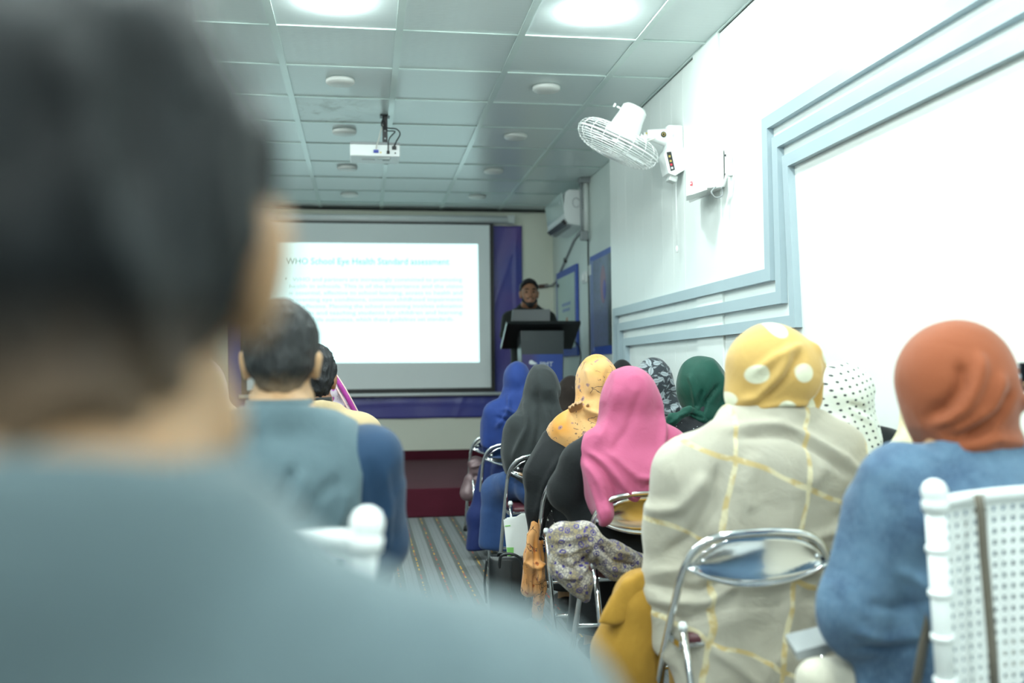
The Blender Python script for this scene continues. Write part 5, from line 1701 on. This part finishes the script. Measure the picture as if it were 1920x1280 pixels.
# --- pink scarf
Y = 3.62
sk = skeleton(1181, 748, Y, arms={0: (W(1063, 915, Y + 0.06), W(1095, 975, Y + 0.22)), 1: (W(1300, 930, Y + 0.08), W(1250, 985, Y + 0.24))})
P = make_person(sk, 'woman in a bright pink headscarf draped over black clothes')
scarf(sk, Y, M['pink'], P, lambda c: (c.e(1181, 745, 53, 60, 0.125), c.c((1181, 760, 53, 0), (1178, 850, 74, 0), fl=0.85), c.c((1115, 850, 32, 0), (1250, 842, 32, 0)), c.e(1170, 880, 88, 62, 0.13, -0.03), c.e(1150, 915, 60, 60, 0.10, -0.06), c.c((1112, 855, 30, -0.02), (1112, 920, 24, -0.09)), c.c((1112, 915, 24, -0.10), (1125, 965, 24, -0.16), k=0.05), c.c((1140, 895, 40, -0.09), (1215, 893, 40, -0.115), k=0.05), c.c((1262, 842, 24, 0), (1290, 880, 26, 0.02))),
      [(1060, 650), (1330, 650), (1330, 900), (1230, 912), (1190, 922), (1163, 940), (1150, 958), (1143, 979), (1120, 977), (1105, 978), (1094, 930), (1084, 880), (1076, 848), (1070, 800)],
      [([(1088, 838), (1115, 862), (1150, 905), (1175, 930)], 7, 4.5), ([(1085, 858), (1105, 900), (1118, 960)], 7, 4), ([(1095, 850), (1130, 905), (1140, 960)], 6, -5), ([(1228, 735), (1230, 800), (1218, 860), (1190, 900)], 8, 4.5), ([(1240, 800), (1225, 870), (1180, 905)], 6, -4.5), ([(1150, 720), (1135, 780), (1105, 830)], 9, 3), ([(1190, 720), (1160, 800), (1125, 850)], 9, -2.5), ([(1120, 840), (1170, 885), (1215, 890)], 8, 4), ([(1260, 825), (1245, 870), (1205, 905)], 8, 3.5)], cape=0.036, seed=16, res=0.0075)
upper_dress(sk, M['black_cloth'], P, Y, 'abaya', grow=0.020, extra=lambda c: (c.c((1085, 860, 32, 0.0), (1066, 925, 30, 0.05), k=0.05), c.c((1066, 925, 28, 0.05), (1110, 965, 28, 0.1), k=0.05), c.c((1130, 990, 60, 0.05), (1200, 1010, 55, 0.05), k=0.06)))
lower_dress(sk, M['black_cloth'], P, Y)

# --- white polka dot scarf
Y = 3.10
sk = skeleton(1580, 745, Y)
P = make_person(sk, 'woman in a white headscarf with small black dots, right of the mustard scarf')
scarf(sk, Y, M['polka'], P, lambda c: (c.e(1579, 742, 50, 62, 0.125), c.c((1588, 765, 48, 0), (1604, 850, 40, 0), fl=0.9), c.c((1604, 800, 30, -0.02), (1614, 862, 26, -0.02), k=0.05), c.c((1560, 840, 60, 0), (1605, 850, 34, 0))),
      [(1500, 640), (1640, 640), (1630, 770), (1624, 830), (1618, 872), (1606, 886), (1580, 884), (1500, 890)],
      [([(1570, 770), (1600, 790), (1612, 840)], 6, 3.5), ([(1560, 755), (1590, 765)], 5, -4), ([(1622, 760), (1618, 820), (1630, 870)], 5, -3), ([(1605, 700), (1622, 740)], 6, 2.5)], cape=0.036, seed=17)
upper_dress(sk, M['black_cloth'], P, Y, grow=0.03); lower_dress(sk, M['black_cloth'], P, Y)

# --- beige checked shawl, mustard dotted scarf
Y = 2.76
sk = skeleton(1446, 700, Y, sh=0.18)
P = make_person(sk, 'woman in a mustard scarf with cream dots and a beige gold-checked shawl')
scarf(sk, Y, M['mustard_dots'], P, lambda c: (c.e(1445, 686, 84, 80, 0.135, -0.01), c.e(1470, 702, 70, 68, 0.12, -0.04), c.c((1388, 748, 26, 0), (1512, 748, 30, 0), k=0.05), c.c((1440, 745, 70, 0.0), (1440, 790, 50, 0), k=0.05, fl=0.9)),
      [(1340, 580), (1560, 580), (1545, 700), (1536, 755), (1520, 772), (1440, 778), (1380, 768), (1358, 765), (1352, 700)],
      [([(1372, 752), (1400, 742), (1425, 700), (1440, 655)], 9, 7), ([(1398, 752), (1430, 712), (1462, 660)], 8, -6), ([(1385, 700), (1420, 670), (1470, 648)], 9, 5), ([(1490, 640), (1520, 680), (1528, 740)], 8, 5), ([(1518, 690), (1522, 730), (1512, 762)], 6, -6), ([(1395, 764), (1440, 752), (1500, 758)], 6, 5), ([(1420, 770), (1470, 762), (1525, 740)], 5, -5)], seed=18, res=0.0075, crumple=0.003)
def shawl_shapes(c):
    c.body(sk, ('torso', 'arm0', 'arm1'), 0.03); c.body(sk, ('neck',), 0.022)
    c.c((1405, 795, 50, 0), (1500, 792, 48, 0), k=0.04); c.c((1350, 1185, 36, -0.06), (1350, 1290, 38, -0.07), k=0.05)
    c.c((1390, 815, 48, 0), (1515, 812, 46, 0), k=0.05); c.c((1300, 880, 62, 0.0), (1562, 872, 46, 0.0), k=0.07)
    c.e(1425, 950, 165, 150, 0.165, -0.0); c.c((1292, 890, 66, 0.0), (1268, 1000, 58, 0.05), k=0.06); c.c((1268, 1000, 58, 0.05), (1262, 1100, 56, 0.06), k=0.06)
    c.c((1262, 1100, 56, 0.06), (1270, 1190, 54, 0.06), k=0.06); c.c((1560, 885, 48, 0.0), (1572, 1000, 38, 0.05), k=0.06); c.c((1572, 1000, 38, 0.05), (1560, 1130, 40, 0.06), k=0.06)
    c.e(1410, 1110, 175, 130, 0.160, 0.005); c.e(1440, 1220, 150, 100, 0.15, -0.02); c.c((1335, 1160, 80, -0.02), (1345, 1320, 76, -0.03), k=0.07, fl=0.8); c.c((1480, 1160, 95, -0.02), (1475, 1320, 95, -0.03), k=0.07, fl=0.8)
c = Cloth(Y, 0.009)
shawl_shapes(c)
c.cut([(1180, 700), (1340, 760), (1400, 755), (1440, 762), (1510, 758), (1560, 765), (1640, 880), (1640, 1400), (1300, 1400), (1262, 1250), (1225, 1215), (1195, 1150), (1180, 1000)], 0.012)
for f in (([(1330, 800), (1430, 790), (1545, 850), (1605, 910)], 9, 6), ([(1350, 815), (1440, 812), (1560, 885)], 8, -6), ([(1215, 960), (1260, 940), (1300, 880)], 14, 7), ([(1235, 1040), (1280, 1000), (1310, 920), (1320, 860)], 12, -7), ([(1215, 1075), (1300, 1050), (1400, 1000), (1440, 990)], 12, 8), ([(1210, 1100), (1290, 1090), (1370, 1040)], 10, -8), ([(1225, 1125), (1300, 1110), (1350, 1075)], 9, 7), ([(1215, 1140), (1260, 1150), (1310, 1120)], 8, -6), ([(1520, 960), (1560, 950), (1600, 965)], 12, -5), ([(1440, 1000), (1520, 985), (1590, 990)], 11, 5), ([(1480, 1120), (1540, 1150), (1580, 1190)], 14, 4), ([(1300, 1190), (1360, 1230), (1400, 1270)], 12, 5), ([(1380, 840), (1360, 900), (1370, 950)], 18, 4), ([(1500, 860), (1470, 900)], 18, 4)): c.fold(*f)
c.build('shawl', M['beige'], P, 0.008, (8, 8, 6), 19)
lower_dress(sk, M['mustard'], P, Y, 'mustard_trousers', 0.06, 0.05, extra=lambda c: (c.c((1205, 1130, 62, 0.12), (1180, 1220, 60, 0.14), k=0.06), c.c((1180, 1220, 60, 0.14), (1190, 1420, 60, 0.14), k=0.06)), seed=9, crumple=0.010, res=0.011)
c = Cloth(Y + 0.07, 0.008)
c.c((1200, 1100, 40, 0), (1150, 1165, 26, 0), k=0.04, fl=0.5); c.c((1150, 1165, 24, 0), (1140, 1195, 20, 0), k=0.04, fl=0.5)
c.cut([(1260, 1060), (1205, 1068), (1165, 1090), (1130, 1140), (1116, 1172), (1170, 1165), (1215, 1130), (1260, 1130)], 0.008)
c.build('kurta_hem', M['mustard'], P, 0.004, (12, 12, 8), 21)

# --- cream and yellow print
Y = 2.62
sk = skeleton(1758, 748, Y, sh=0.15)
P = make_person(sk, 'woman in cream and yellow print, mostly hidden behind the rust orange headscarf')
scarf(sk, Y, M['cream_print'], P, lambda c: (c.e(1758, 738, 62, 74, 0.12), c.c((1758, 760, 60, 0), (1756, 850, 70, 0), fl=0.85), c.c((1712, 856, 34, 0), (1810, 856, 36, 0)), c.c((1718, 830, 22, 0.0), (1735, 800, 20, 0), k=0.04), c.c((1712, 850, 34, 0.0), (1690, 910, 34, 0.0), k=0.04)), None,
      [([(1735, 815), (1705, 850), (1680, 900)], 6, 5), ([(1740, 840), (1710, 880)], 6, -5)], cape=0.034, seed=20)
upper_dress(sk, M['cream_print'], P, Y, thin=True); lower_dress(sk, M['cream_print'], P, Y)

# --- denim jacket, rust hijab, phone in the raised right hand
Y = 2.03
ph = W(1962, 706, 2.21)
wrs = ph + np.array([0.080, -0.01, -0.03])
sk = skeleton(1793, 715, Y, s=0.97, sh=0.185, hipx=0.08, hipdy=0.0, arms={0: (W(1602, 1140, Y + 0.02), W(1720, 1240, Y + 0.24)), 1: (wrs + np.array([-0.03, -0.16, -0.19]), wrs, (-0.85, 0.25, 0.30), (-0.5, -0.75, 0.2), (0.0, -0.3, -1.0))})
P = make_person(sk, 'woman in a rust orange headscarf and washed denim jacket at the right edge')
scarf(sk, Y, M['rust'], P, lambda c: (c.e(1791, 712, 108, 112, 0.135, -0.01), c.e(1806, 742, 94, 90, 0.12, -0.03), c.c((1802, 790, 90, 0), (1820, 865, 88, 0), k=0.05, fl=0.9), c.c((1765, 835, 40, 0), (1775, 880, 46, 0), k=0.05)),
      [(1660, 560), (1895, 560), (1893, 660), (1900, 720), (1908, 775), (1925, 850), (1900, 866), (1820, 876), (1726, 868), (1735, 835), (1700, 790), (1672, 700)],
      [([(1715, 800), (1745, 760), (1765, 700), (1772, 660)], 11, 8), ([(1712, 780), (1735, 720), (1740, 680)], 10, -8), ([(1730, 810), (1780, 760), (1805, 700)], 11, 7), ([(1745, 815), (1800, 775), (1825, 725)], 10, -8), ([(1745, 835), (1800, 815), (1880, 830)], 12, 7), ([(1765, 850), (1830, 845), (1905, 815)], 9, -4), ([(1860, 700), (1895, 730), (1915, 770)], 12, -8), ([(1850, 740), (1890, 765), (1912, 810)], 12, 8)], seed=22, crumple=0.003, cf=(7, 7, 5))
def jacket_shapes(c):
    c.c((1700, 955, 80, 0), (1905, 940, 82, 0), k=0.07); c.e(1810, 1080, 165, 190, 0.13)
    c.c((1672, 975, 74, 0.0), (1612, 1130, 62, 0.02), k=0.05); c.c((1612, 1130, 62, 0.02), (1608, 1165, 60, 0.04), k=0.05); c.c((1608, 1165, 58, 0.04), (1720, 1240, 50, 0.22), k=0.05)
    c.c((1780, 1200, 130, 0.0), (1790, 1300, 135, 0.0), k=0.06, fl=0.7)
    c.c((1640, 1260, 40, 0.05), (1640, 1330, 50, 0.05), k=0.05)
def jf(c):
    for f in (([(1680, 950), (1720, 990), (1735, 1030)], 7, -5), ([(1640, 1050), (1700, 1080), (1730, 1120)], 12, 7), ([(1600, 1120), (1660, 1130), (1710, 1100)], 10, -6), ([(1575, 1170), (1640, 1190), (1700, 1170)], 10, 6), ([(1590, 1215), (1650, 1215), (1690, 1190)], 9, -6), ([(1660, 1100), (1690, 1150), (1700, 1200)], 12, -7), ([(1745, 905), (1830, 925), (1910, 905)], 9, 4)): c.fold(*f)
upper_dress(sk, M['denim'], P, Y, 'denim_jacket', grow=0.02, extra=jacket_shapes, folds=jf, crumple=0.008, arms=(0, 1), top=0.010)
lower_dress(sk, M['cream'], P, Y, 'cream_kurta', 0.06, 0.10, crumple=0.014, extra=lambda c: (c.c((1535, 1268, 34, 0.05), (1610, 1285, 40, 0.10), k=0.06), c.c((1535, 1275, 34, 0.05), (1540, 1400, 60, 0.08), k=0.06),), grow=0.03)
# phone
po_ = empty('mobile_phone', tuple(ph - np.array([0, 0, 0.035])), 'black phone showing camera buttons, held up at the right edge of the photo', 'phone')
MB().box(ph, (0.150, 0.009, 0.074), None, 0.004).build('phone_body', M['black_plastic'], po_)
MB().box(ph + np.array([0, -0.005, 0]), (0.144, 0.001, 0.068)).build('screen', emis('phone_screen', (0.010, 0.014, 0.018), 1.0), po_)
M['phone_icon'] = emis('phone_icon', (0.45, 0.75, 0.85), 1.0)
for py, r in ((687, 0.005), (706, 0.0095), (726, 0.0075)):
    p = W(1908, py, 2.203)
    MB().lathe([(0, 0), (r, 0), (r, 0.0006), (0, 0.0006)], p, (0, -1, 0), 16).build('screen_button', M['phone_icon'], po_)

# --- left block: purple paisley
Y = 4.75
sk = skeleton(607, 742, Y)
P = make_person(sk, 'woman in a purple paisley dupatta with magenta border, left block')
scarf(sk, Y, M['purple_paisley'], P, lambda c: (c.e(604, 735, 34, 48, 0.12), c.c((612, 735, 30, 0), (645, 800, 40, 0), fl=0.8, k=0.05), c.c((640, 800, 42, 0), (655, 880, 48, 0.02), k=0.05), c.c((560, 820, 40, 0), (640, 830, 40, 0))),
      [(540, 670), (612, 682), (632, 705), (656, 750), (676, 790), (692, 830), (702, 900), (540, 900)],
      [([(615, 755), (650, 762), (672, 800)], 4, 3), ([(618, 768), (645, 782), (662, 812)], 4, -3), ([(620, 790), (650, 815)], 4, 2.5)], cape=0.034, seed=23)
bp = [W(x, y, Y - 0.105 + d) for x, y, d in ((618, 694, 0.06), (634, 716, 0.04), (655, 752, 0.02), (675, 792, 0.02), (690, 832, 0.03), (698, 880, 0.05))]
MB().tube(spl(bp), 0.012, 8).build('dupatta_border', M['magenta'], P, smooth=True)
MB().tube(spl([p + np.array([0.012, 0.0, 0.004]) for p in bp]), 0.004, 6).build('border_piping', M['piping'], P, smooth=True)
MB().tube(spl([p + np.array([-0.022, -0.008, -0.004]) for p in bp[:4]]), 0.005, 6).build('border_piping', M['piping'], P, smooth=True)
upper_dress(sk, M['plum'], P, Y, thin=True); lower_dress(sk, M['plum'], P, Y)

# --- tan jacket
Y = 4.02
sk = skeleton(590, 713, Y, s=0.98, sh=0.185, up=0.045)
P = make_person(sk, 'man with wavy black hair in a tan jacket, behind the grey waistcoat', 'skin_deep')
hair(sk, hair_mat('hair_wavy_black', (0.011, 0.012, 0.014), True, 1.07, 1.11, (0.08, 0.06, 0.05)), P, 0.010, 0.022, -0.095, lumps=0.006, cf=(45, 45, 26))
def tan_shapes(c): c.c((545, 822, 36, 0), (640, 826, 34, 0), k=0.06); c.e(590, 880, 80, 80, 0.12)
upper_dress(sk, M['tan'], P, Y, 'jacket', grow=0.03, extra=tan_shapes); lower_dress(sk, M['black_cloth'], P, Y, 'trousers', 0.0, 0.09)
collar(sk, M['black_cloth'], P, 0.012, 0.070, 0.034)

# --- yellow print
Y = 3.42
sk = skeleton(372, 735, Y)
P = make_person(sk, 'person in a yellow and lilac print shawl, glimpsed left of the grey waistcoat')
scarf(sk, Y, M['yellow_print'], P, lambda c: (c.e(372, 730, 46, 60, 0.12), c.c((375, 760, 44, 0), (395, 830, 70, 0), fl=0.85, k=0.05), c.c((330, 835, 40, 0), (435, 825, 38, 0), k=0.05), c.c((430, 800, 28, 0), (445, 840, 30, 0), k=0.05)), None, cape=0.034, seed=24)
upper_dress(sk, M['plum'], P, Y, thin=True); lower_dress(sk, M['plum'], P, Y)

# --- grey-blue waistcoat
Y = 2.35
sk = skeleton(527, 678, Y, s=1.03, sh=0.205, hipx=0.03, up=0.035, arms={1: (W(712, 1010, Y + 0.06), W(690, 1110, Y + 0.28))})
P = make_person(sk, 'man in a grey blue waistcoat over a dark blue shirt, behind the white chair')
hair(sk, hair_mat('hair_short_fade', (0.012, 0.013, 0.014), True, 1.135, 1.205, lin(140, 118, 95)), P, 0.009, 0.018, -0.075, lumps=0.003, cf=(40, 40, 22))
c = Cloth(Y, 0.009)
c.body(sk, ('arm0', 'arm1', 'farm0', 'farm1'), 0.024); c.body(sk, ('torso',), -0.004)
c.c((664, 864, 54, 0), (694, 940, 44, 0.0), k=0.05); c.c((694, 940, 42, 0.0), (704, 1040, 40, 0.05), k=0.05)
for f in (([(690, 850), (700, 930), (690, 1010)], 8, -2.5), ([(715, 860), (728, 950), (725, 1040)], 9, 4), ([(680, 930), (700, 960), (730, 960)], 7, 4)): c.fold(*f)
c.half(sk['nb'] + np.array([0, 0, 0.01]), (0, 0.2, 1))
c.build('shirt', M['shirt_blue'], P, 0.004, (9, 9, 6), 25)
c = Cloth(Y, 0.009)
c.body(sk, ('torso',), 0.026); c.body(sk, ('neck',), 0.010)
c.c((455, 862, 60, 0), (622, 850, 58, 0), k=0.07); c.e(560, 960, 130, 150, 0.135); c.c((530, 800, 52, 0.01), (530, 830, 70, 0.01), k=0.06)
c.cut([(360, 720), (660, 720), (676, 800), (684, 880), (676, 930), (700, 1010), (700, 1250), (360, 1250)], 0.012)
c.half(sk['nb'] + np.array([0, 0, 0.040]), (0, 0.2, 1), 0.01)
for f in (([(560, 860), (535, 920), (490, 955)], 9, -8), ([(580, 870), (560, 940), (520, 970)], 10, 6), ([(640, 880), (600, 920), (580, 970)], 12, -6), ([(655, 900), (640, 950), (620, 1000)], 10, 5), ([(480, 900), (500, 950)], 10, -5)): c.fold(*f)
c.build('waistcoat', M['vest'], P, 0.004, (8, 8, 5), 26)
collar(sk, M['vest'], P, 0.004, 0.073, 0.036)
lower_dress(sk, M['shirt_blue'], P, Y, 'trousers', 0.0, 0.09)

# --- foreground man
Y = 0.52
sk = skeleton(160, 478, Y, s=1.04, sh=0.185, hipx=0.02, up=0.035, drop=0.030)
H_ = sk['H']
for q in list(sk['prims']):
    if q[0] == 'neck': sk['prims'].remove(q)
s_ = sk['s']
def CN(a, b, ra, rb, k, fl=1.0): sk['prims'].append(('neck', 'c', np.array(a), np.array(b), ra, rb, k, fl))
CN(sk['hp'](0, -0.018, -0.07), sk['nb'], 0.060, 0.066, 0.03)
for i, sg in enumerate((-1, 1)):
    CN(sk['nb'] + np.array([0, 0, 0.0]), sk['sh'][i] + np.array([-sg * 0.06, 0, 0.02]), 0.05, 0.038, 0.05)
for sg in (-1, 1):
    sk['prims'].append(('ear', 'e', sk['hp'](sg * 0.086, -0.008, -0.010), (0.013, 0.024, 0.036), 0.012, sk['Rz'] @ rotxz(sg * 0.2)))
P = make_person(sk, 'large blurred man with short black hair and slate kameez in the left foreground', 'skin_tan')
hair(sk, hair_mat('hair_foreground', (0.005, 0.0065, 0.008), True, 1.135, 1.235, lin(120, 96, 74)), P, 0.010, 0.026, -0.110, lumps=0.008, cf=(24, 24, 14))
def kz(c):
    c.body(sk, ('neck',), 0.012)
    c.cone(sk['sh'][0] + np.array([0.02, 0, -0.01]), sk['sh'][1] + np.array([-0.02, 0, -0.01]), 0.055, 0.055, 0.05)
upper_dress(sk, M['kameez'], P, Y, 'kameez', grow=0.022, extra=kz, res=0.010)
collar(sk, M['kameez'], P, -0.005, 0.079, 0.036)
lower_dress(sk, M['kameez'], P, Y, 'shalwar', 0.02, 0.09)

# ================================================================== bags and loose things
Y = 3.45
c = Cloth(Y - 0.02, 0.007)
c.c((1055, 1005, 26, 0.02), (1095, 1005, 24, -0.01), k=0.03, fl=0.8); c.c((1052, 1010, 26, 0.0), (1062, 1060, 30, 0.0), k=0.03, fl=0.8); c.c((1062, 1060, 32, 0.0), (1085, 1090, 26, 0.0), k=0.03, fl=0.8)
c.c((1085, 1090, 24, 0), (1098, 1120, 9, 0), k=0.03); c.c((1095, 1000, 22, -0.01), (1108, 1030, 14, -0.03), k=0.03)
c.c((1112, 1010, 14, -0.03), (1150, 1045, 28, 0.02), k=0.03, fl=0.8); c.c((1150, 1045, 28, 0.02), (1195, 1058, 24, 0.08), k=0.03, fl=0.8); c.c((1120, 1040, 16, 0), (1150, 1075, 14, 0.02), k=0.03)
for f in (([(1035, 1010), (1065, 1008), (1100, 995)], 4, 4), ([(1038, 1035), (1070, 1030), (1105, 1012)], 4, 4), ([(1040, 1050), (1072, 1062), (1098, 1040), (1107, 1020)], 5, -6), ([(1045, 1075), (1080, 1078), (1104, 1045)], 5, 5), ([(1120, 1000), (1150, 1030), (1195, 1045)], 4, 4), ([(1115, 1015), (1145, 1048), (1195, 1062)], 4, -5), ([(1115, 1030), (1140, 1062), (1190, 1075)], 4, 4), ([(1110, 1040), (1132, 1075), (1160, 1084)], 4, -4)): c.fold(*f)
og = W(1110, 1140, Y)
shw = c.build('patterned_shawl', M['medallion'], None, 0.0025, (14, 14, 10), 31, origin=og)
tag(shw, 'khaki and violet medallion shawl tied round the chair under the pink scarf', 'shawl')

# black handbag with papers on the floor
bg = empty('handbag', tuple(W(950, 1110, 4.62) * np.array([1, 1, 0])), 'black leather tote bag standing on the carpet with papers sticking out', 'bag')
b0 = W(914, 1045, 4.62); b1 = W(990, 1045, 4.62)
M['leather'] = plain('black_leather', (0.014, 0.017, 0.019), 0.35, bump=0.2, bscale=60)
x0, x1, zt = b0[0], b1[0] + 0.03, b0[2]
g = []
c = Field(0.008)
for q in np.linspace(0, 1, 2):
    pass
cx = (x0 + x1) / 2
def bagsec(z, wx, wy): return [(cx + wx * math.cos(a) * (abs(math.cos(a)) ** -0.35 if abs(math.cos(a)) > 0.05 else 1), 4.66 + wy * math.sin(a) * (abs(math.sin(a)) ** -0.35 if abs(math.sin(a)) > 0.05 else 1), z) for a in np.linspace(0, 2 * PI, 33)]
g = [bagsec(z, wx, wy) for z, wx, wy in ((0.004, 0.080, 0.05), (0.02, 0.098, 0.066), (0.10, 0.104, 0.068), (0.20, 0.104, 0.055), (zt - 0.02, 0.102, 0.040), (zt, 0.100, 0.034))]
g2 = [[tuple(p) for p in row] for row in g] + [[(cx + (p[0] - cx) * 0.94, 4.66 + (p[1] - 4.66) * 0.85, p[2]) for p in row] for row in reversed(g[2:])]
mb = MB(); A = [[mb.b.verts.new(p) for p in row[:-1]] for row in g2]
for i in range(len(A) - 1):
    for j in range(32): mb.b.faces.new((A[i][j], A[i][(j + 1) % 32], A[i + 1][(j + 1) % 32], A[i + 1][j]))
mb.b.faces.new(list(reversed(A[0]))); mb.b.faces.new(A[-1])
mb.build('bag_body', M['leather'], bg, smooth=True)
for yy, m_ in ((4.625, 0), (4.70, 1)):
    MB().tube(spl([(cx - 0.055, yy, zt - 0.06), (cx - 0.05, yy - 0.02, zt + 0.005), (cx - 0.0, yy - 0.035, zt + 0.018 - 0.02 * m_), (cx + 0.05, yy - 0.04, zt - 0.02), (cx + 0.066, yy - 0.035, zt - 0.14), (cx + 0.06, yy - 0.035, zt - 0.2)]), 0.0065, 8).build('bag_handle', M['leather'], bg)
MB().tube(spl([(x0 + 0.0, 4.64, zt - 0.01), (x0 - 0.012, 4.64, zt - 0.12), (x0 - 0.004, 4.64, zt - 0.22)]), 0.006, 8).build('side_strap', M['leather'], bg)
MB().box((cx, 4.592, zt - 0.10), (0.004, 0.006, 0.17), None, 0.001).build('front_seam', M['leather'], bg)
pa_ = empty('papers', tuple(W(970, 1040, 4.66)), 'white papers with a green corner standing in the black tote bag', 'papers')
for k, dx in enumerate((0, 3, 6)):
    pq = [W(944 + dx, 974 - k * 2, 4.66 + k * 0.006), W(962 + dx, 972 - k * 2, 4.66 + k * 0.006), W(972 + dx, 966 - k * 2, 4.66 + k * 0.006), W(1000 + dx, 964 - k * 2, 4.66 + k * 0.006), W(995 + dx, 1060, 4.66 + k * 0.006), W(953 + dx, 1060, 4.66 + k * 0.006)]
    MB().prism(pq, (0, 0.001, 0)).build('sheet', M['paper'], pa_)
pq = [W(950, 1026, 4.658), W(963, 1026, 4.658), W(963, 1042, 4.658), W(951.5, 1042, 4.658)]
MB().prism(pq, (0, 0.001, 0)).build('green_corner', M['green_print'], pa_)
pq = [W(947, 985, 4.658), W(957, 984, 4.658), W(957, 986, 4.658), W(947, 987, 4.658)]
MB().prism(pq, (0, 0.001, 0)).build('green_heading', M['green_print'], pa_)

# mauve handbag on the first chair
c = Cloth(6.98, 0.009)
c.c((892, 868, 15, 0), (903, 900, 17, 0.02), k=0.04, fl=0.8); c.c((900, 885, 17, 0.02), (935, 890, 20, 0.05), k=0.04); c.c((890, 905, 12, 0.0), (880, 925, 12, -0.02), k=0.04, fl=0.8); c.c((880, 900, 9, 0.0), (873, 925, 11, 0), k=0.03)
for f in (([(882, 875), (900, 870), (915, 880)], 3, 2.5), ([(885, 890), (905, 895)], 3, -2.5)): c.fold(*f)
mbag = c.build('soft_handbag', plain('mauve_satin', (0.20, 0.13, 0.14), 0.35, 0.2, var=0.15), None, 0.006, (14, 14, 10), 41, origin=W(900, 930, 6.98))
tag(mbag, 'slouchy mauve satin handbag hanging at the front chrome chair', 'bag')

# taupe bag strap over the right plastic chair
stp = empty('shoulder_bag', tuple(W(1850, 1330, 1.78)), 'taupe shoulder bag whose strap hangs over the right white plastic chair', 'bag')
def strip(pts, w, nrm):
    g = []
    for i, p in enumerate(pts):
        g.append([tuple(Vector(p) + Vector((-w / 2, 0, 0))), tuple(Vector(p) + Vector((w / 2, 0, 0)))])
    return MB().sheet(g, nrm)
Yc = 1.78
front = [W(x, y, Yc - 0.01 - dz) for x, y, dz in ((1838, 926, -0.02), (1835, 930, 0.0), (1840, 955, 0.005), (1846, 1040, 0.005), (1854, 1130, 0.004), (1862, 1220, 0.003), (1868, 1320, 0.0))]
strip([W(1840, 926, Yc + 0.035)] + front, 0.020, (0, 0.003, 0)).build('strap', M['strap'], stp, smooth=True)
back = [W(1838, 927, Yc + 0.035), W(1800, 1020, Yc + 0.10), W(1752, 1120, Yc + 0.16), W(1732, 1210, Yc + 0.16), W(1712, 1320, Yc + 0.15)]
strip(back, 0.022, (0, 0.003, 0)).build('strap', M['strap'], stp, smooth=True)
c = Cloth(Yc, 0.012); c.c((1800, 1420, 60, 0.05), (1900, 1420, 60, 0.0), k=0.05, fl=0.6); c.c((1800, 1480, 70, 0.05), (1900, 1480, 70, 0.0), k=0.05, fl=0.6)
c.build('bag_body', M['strap'], stp, 0.004)
# grey folder on the lap
fd = empty('folder', tuple(W(1530, 1225, 2.1)), 'flat grey folder edge beside the denim elbow', 'folder')
MB().prism([W(1492, 1222, 2.10), W(1555, 1206, 2.12), W(1562, 1222, 2.12), W(1496, 1238, 2.10)], (0.02, 0.10, 0.012)).build('folder_cover', M['grey_plastic'], fd)
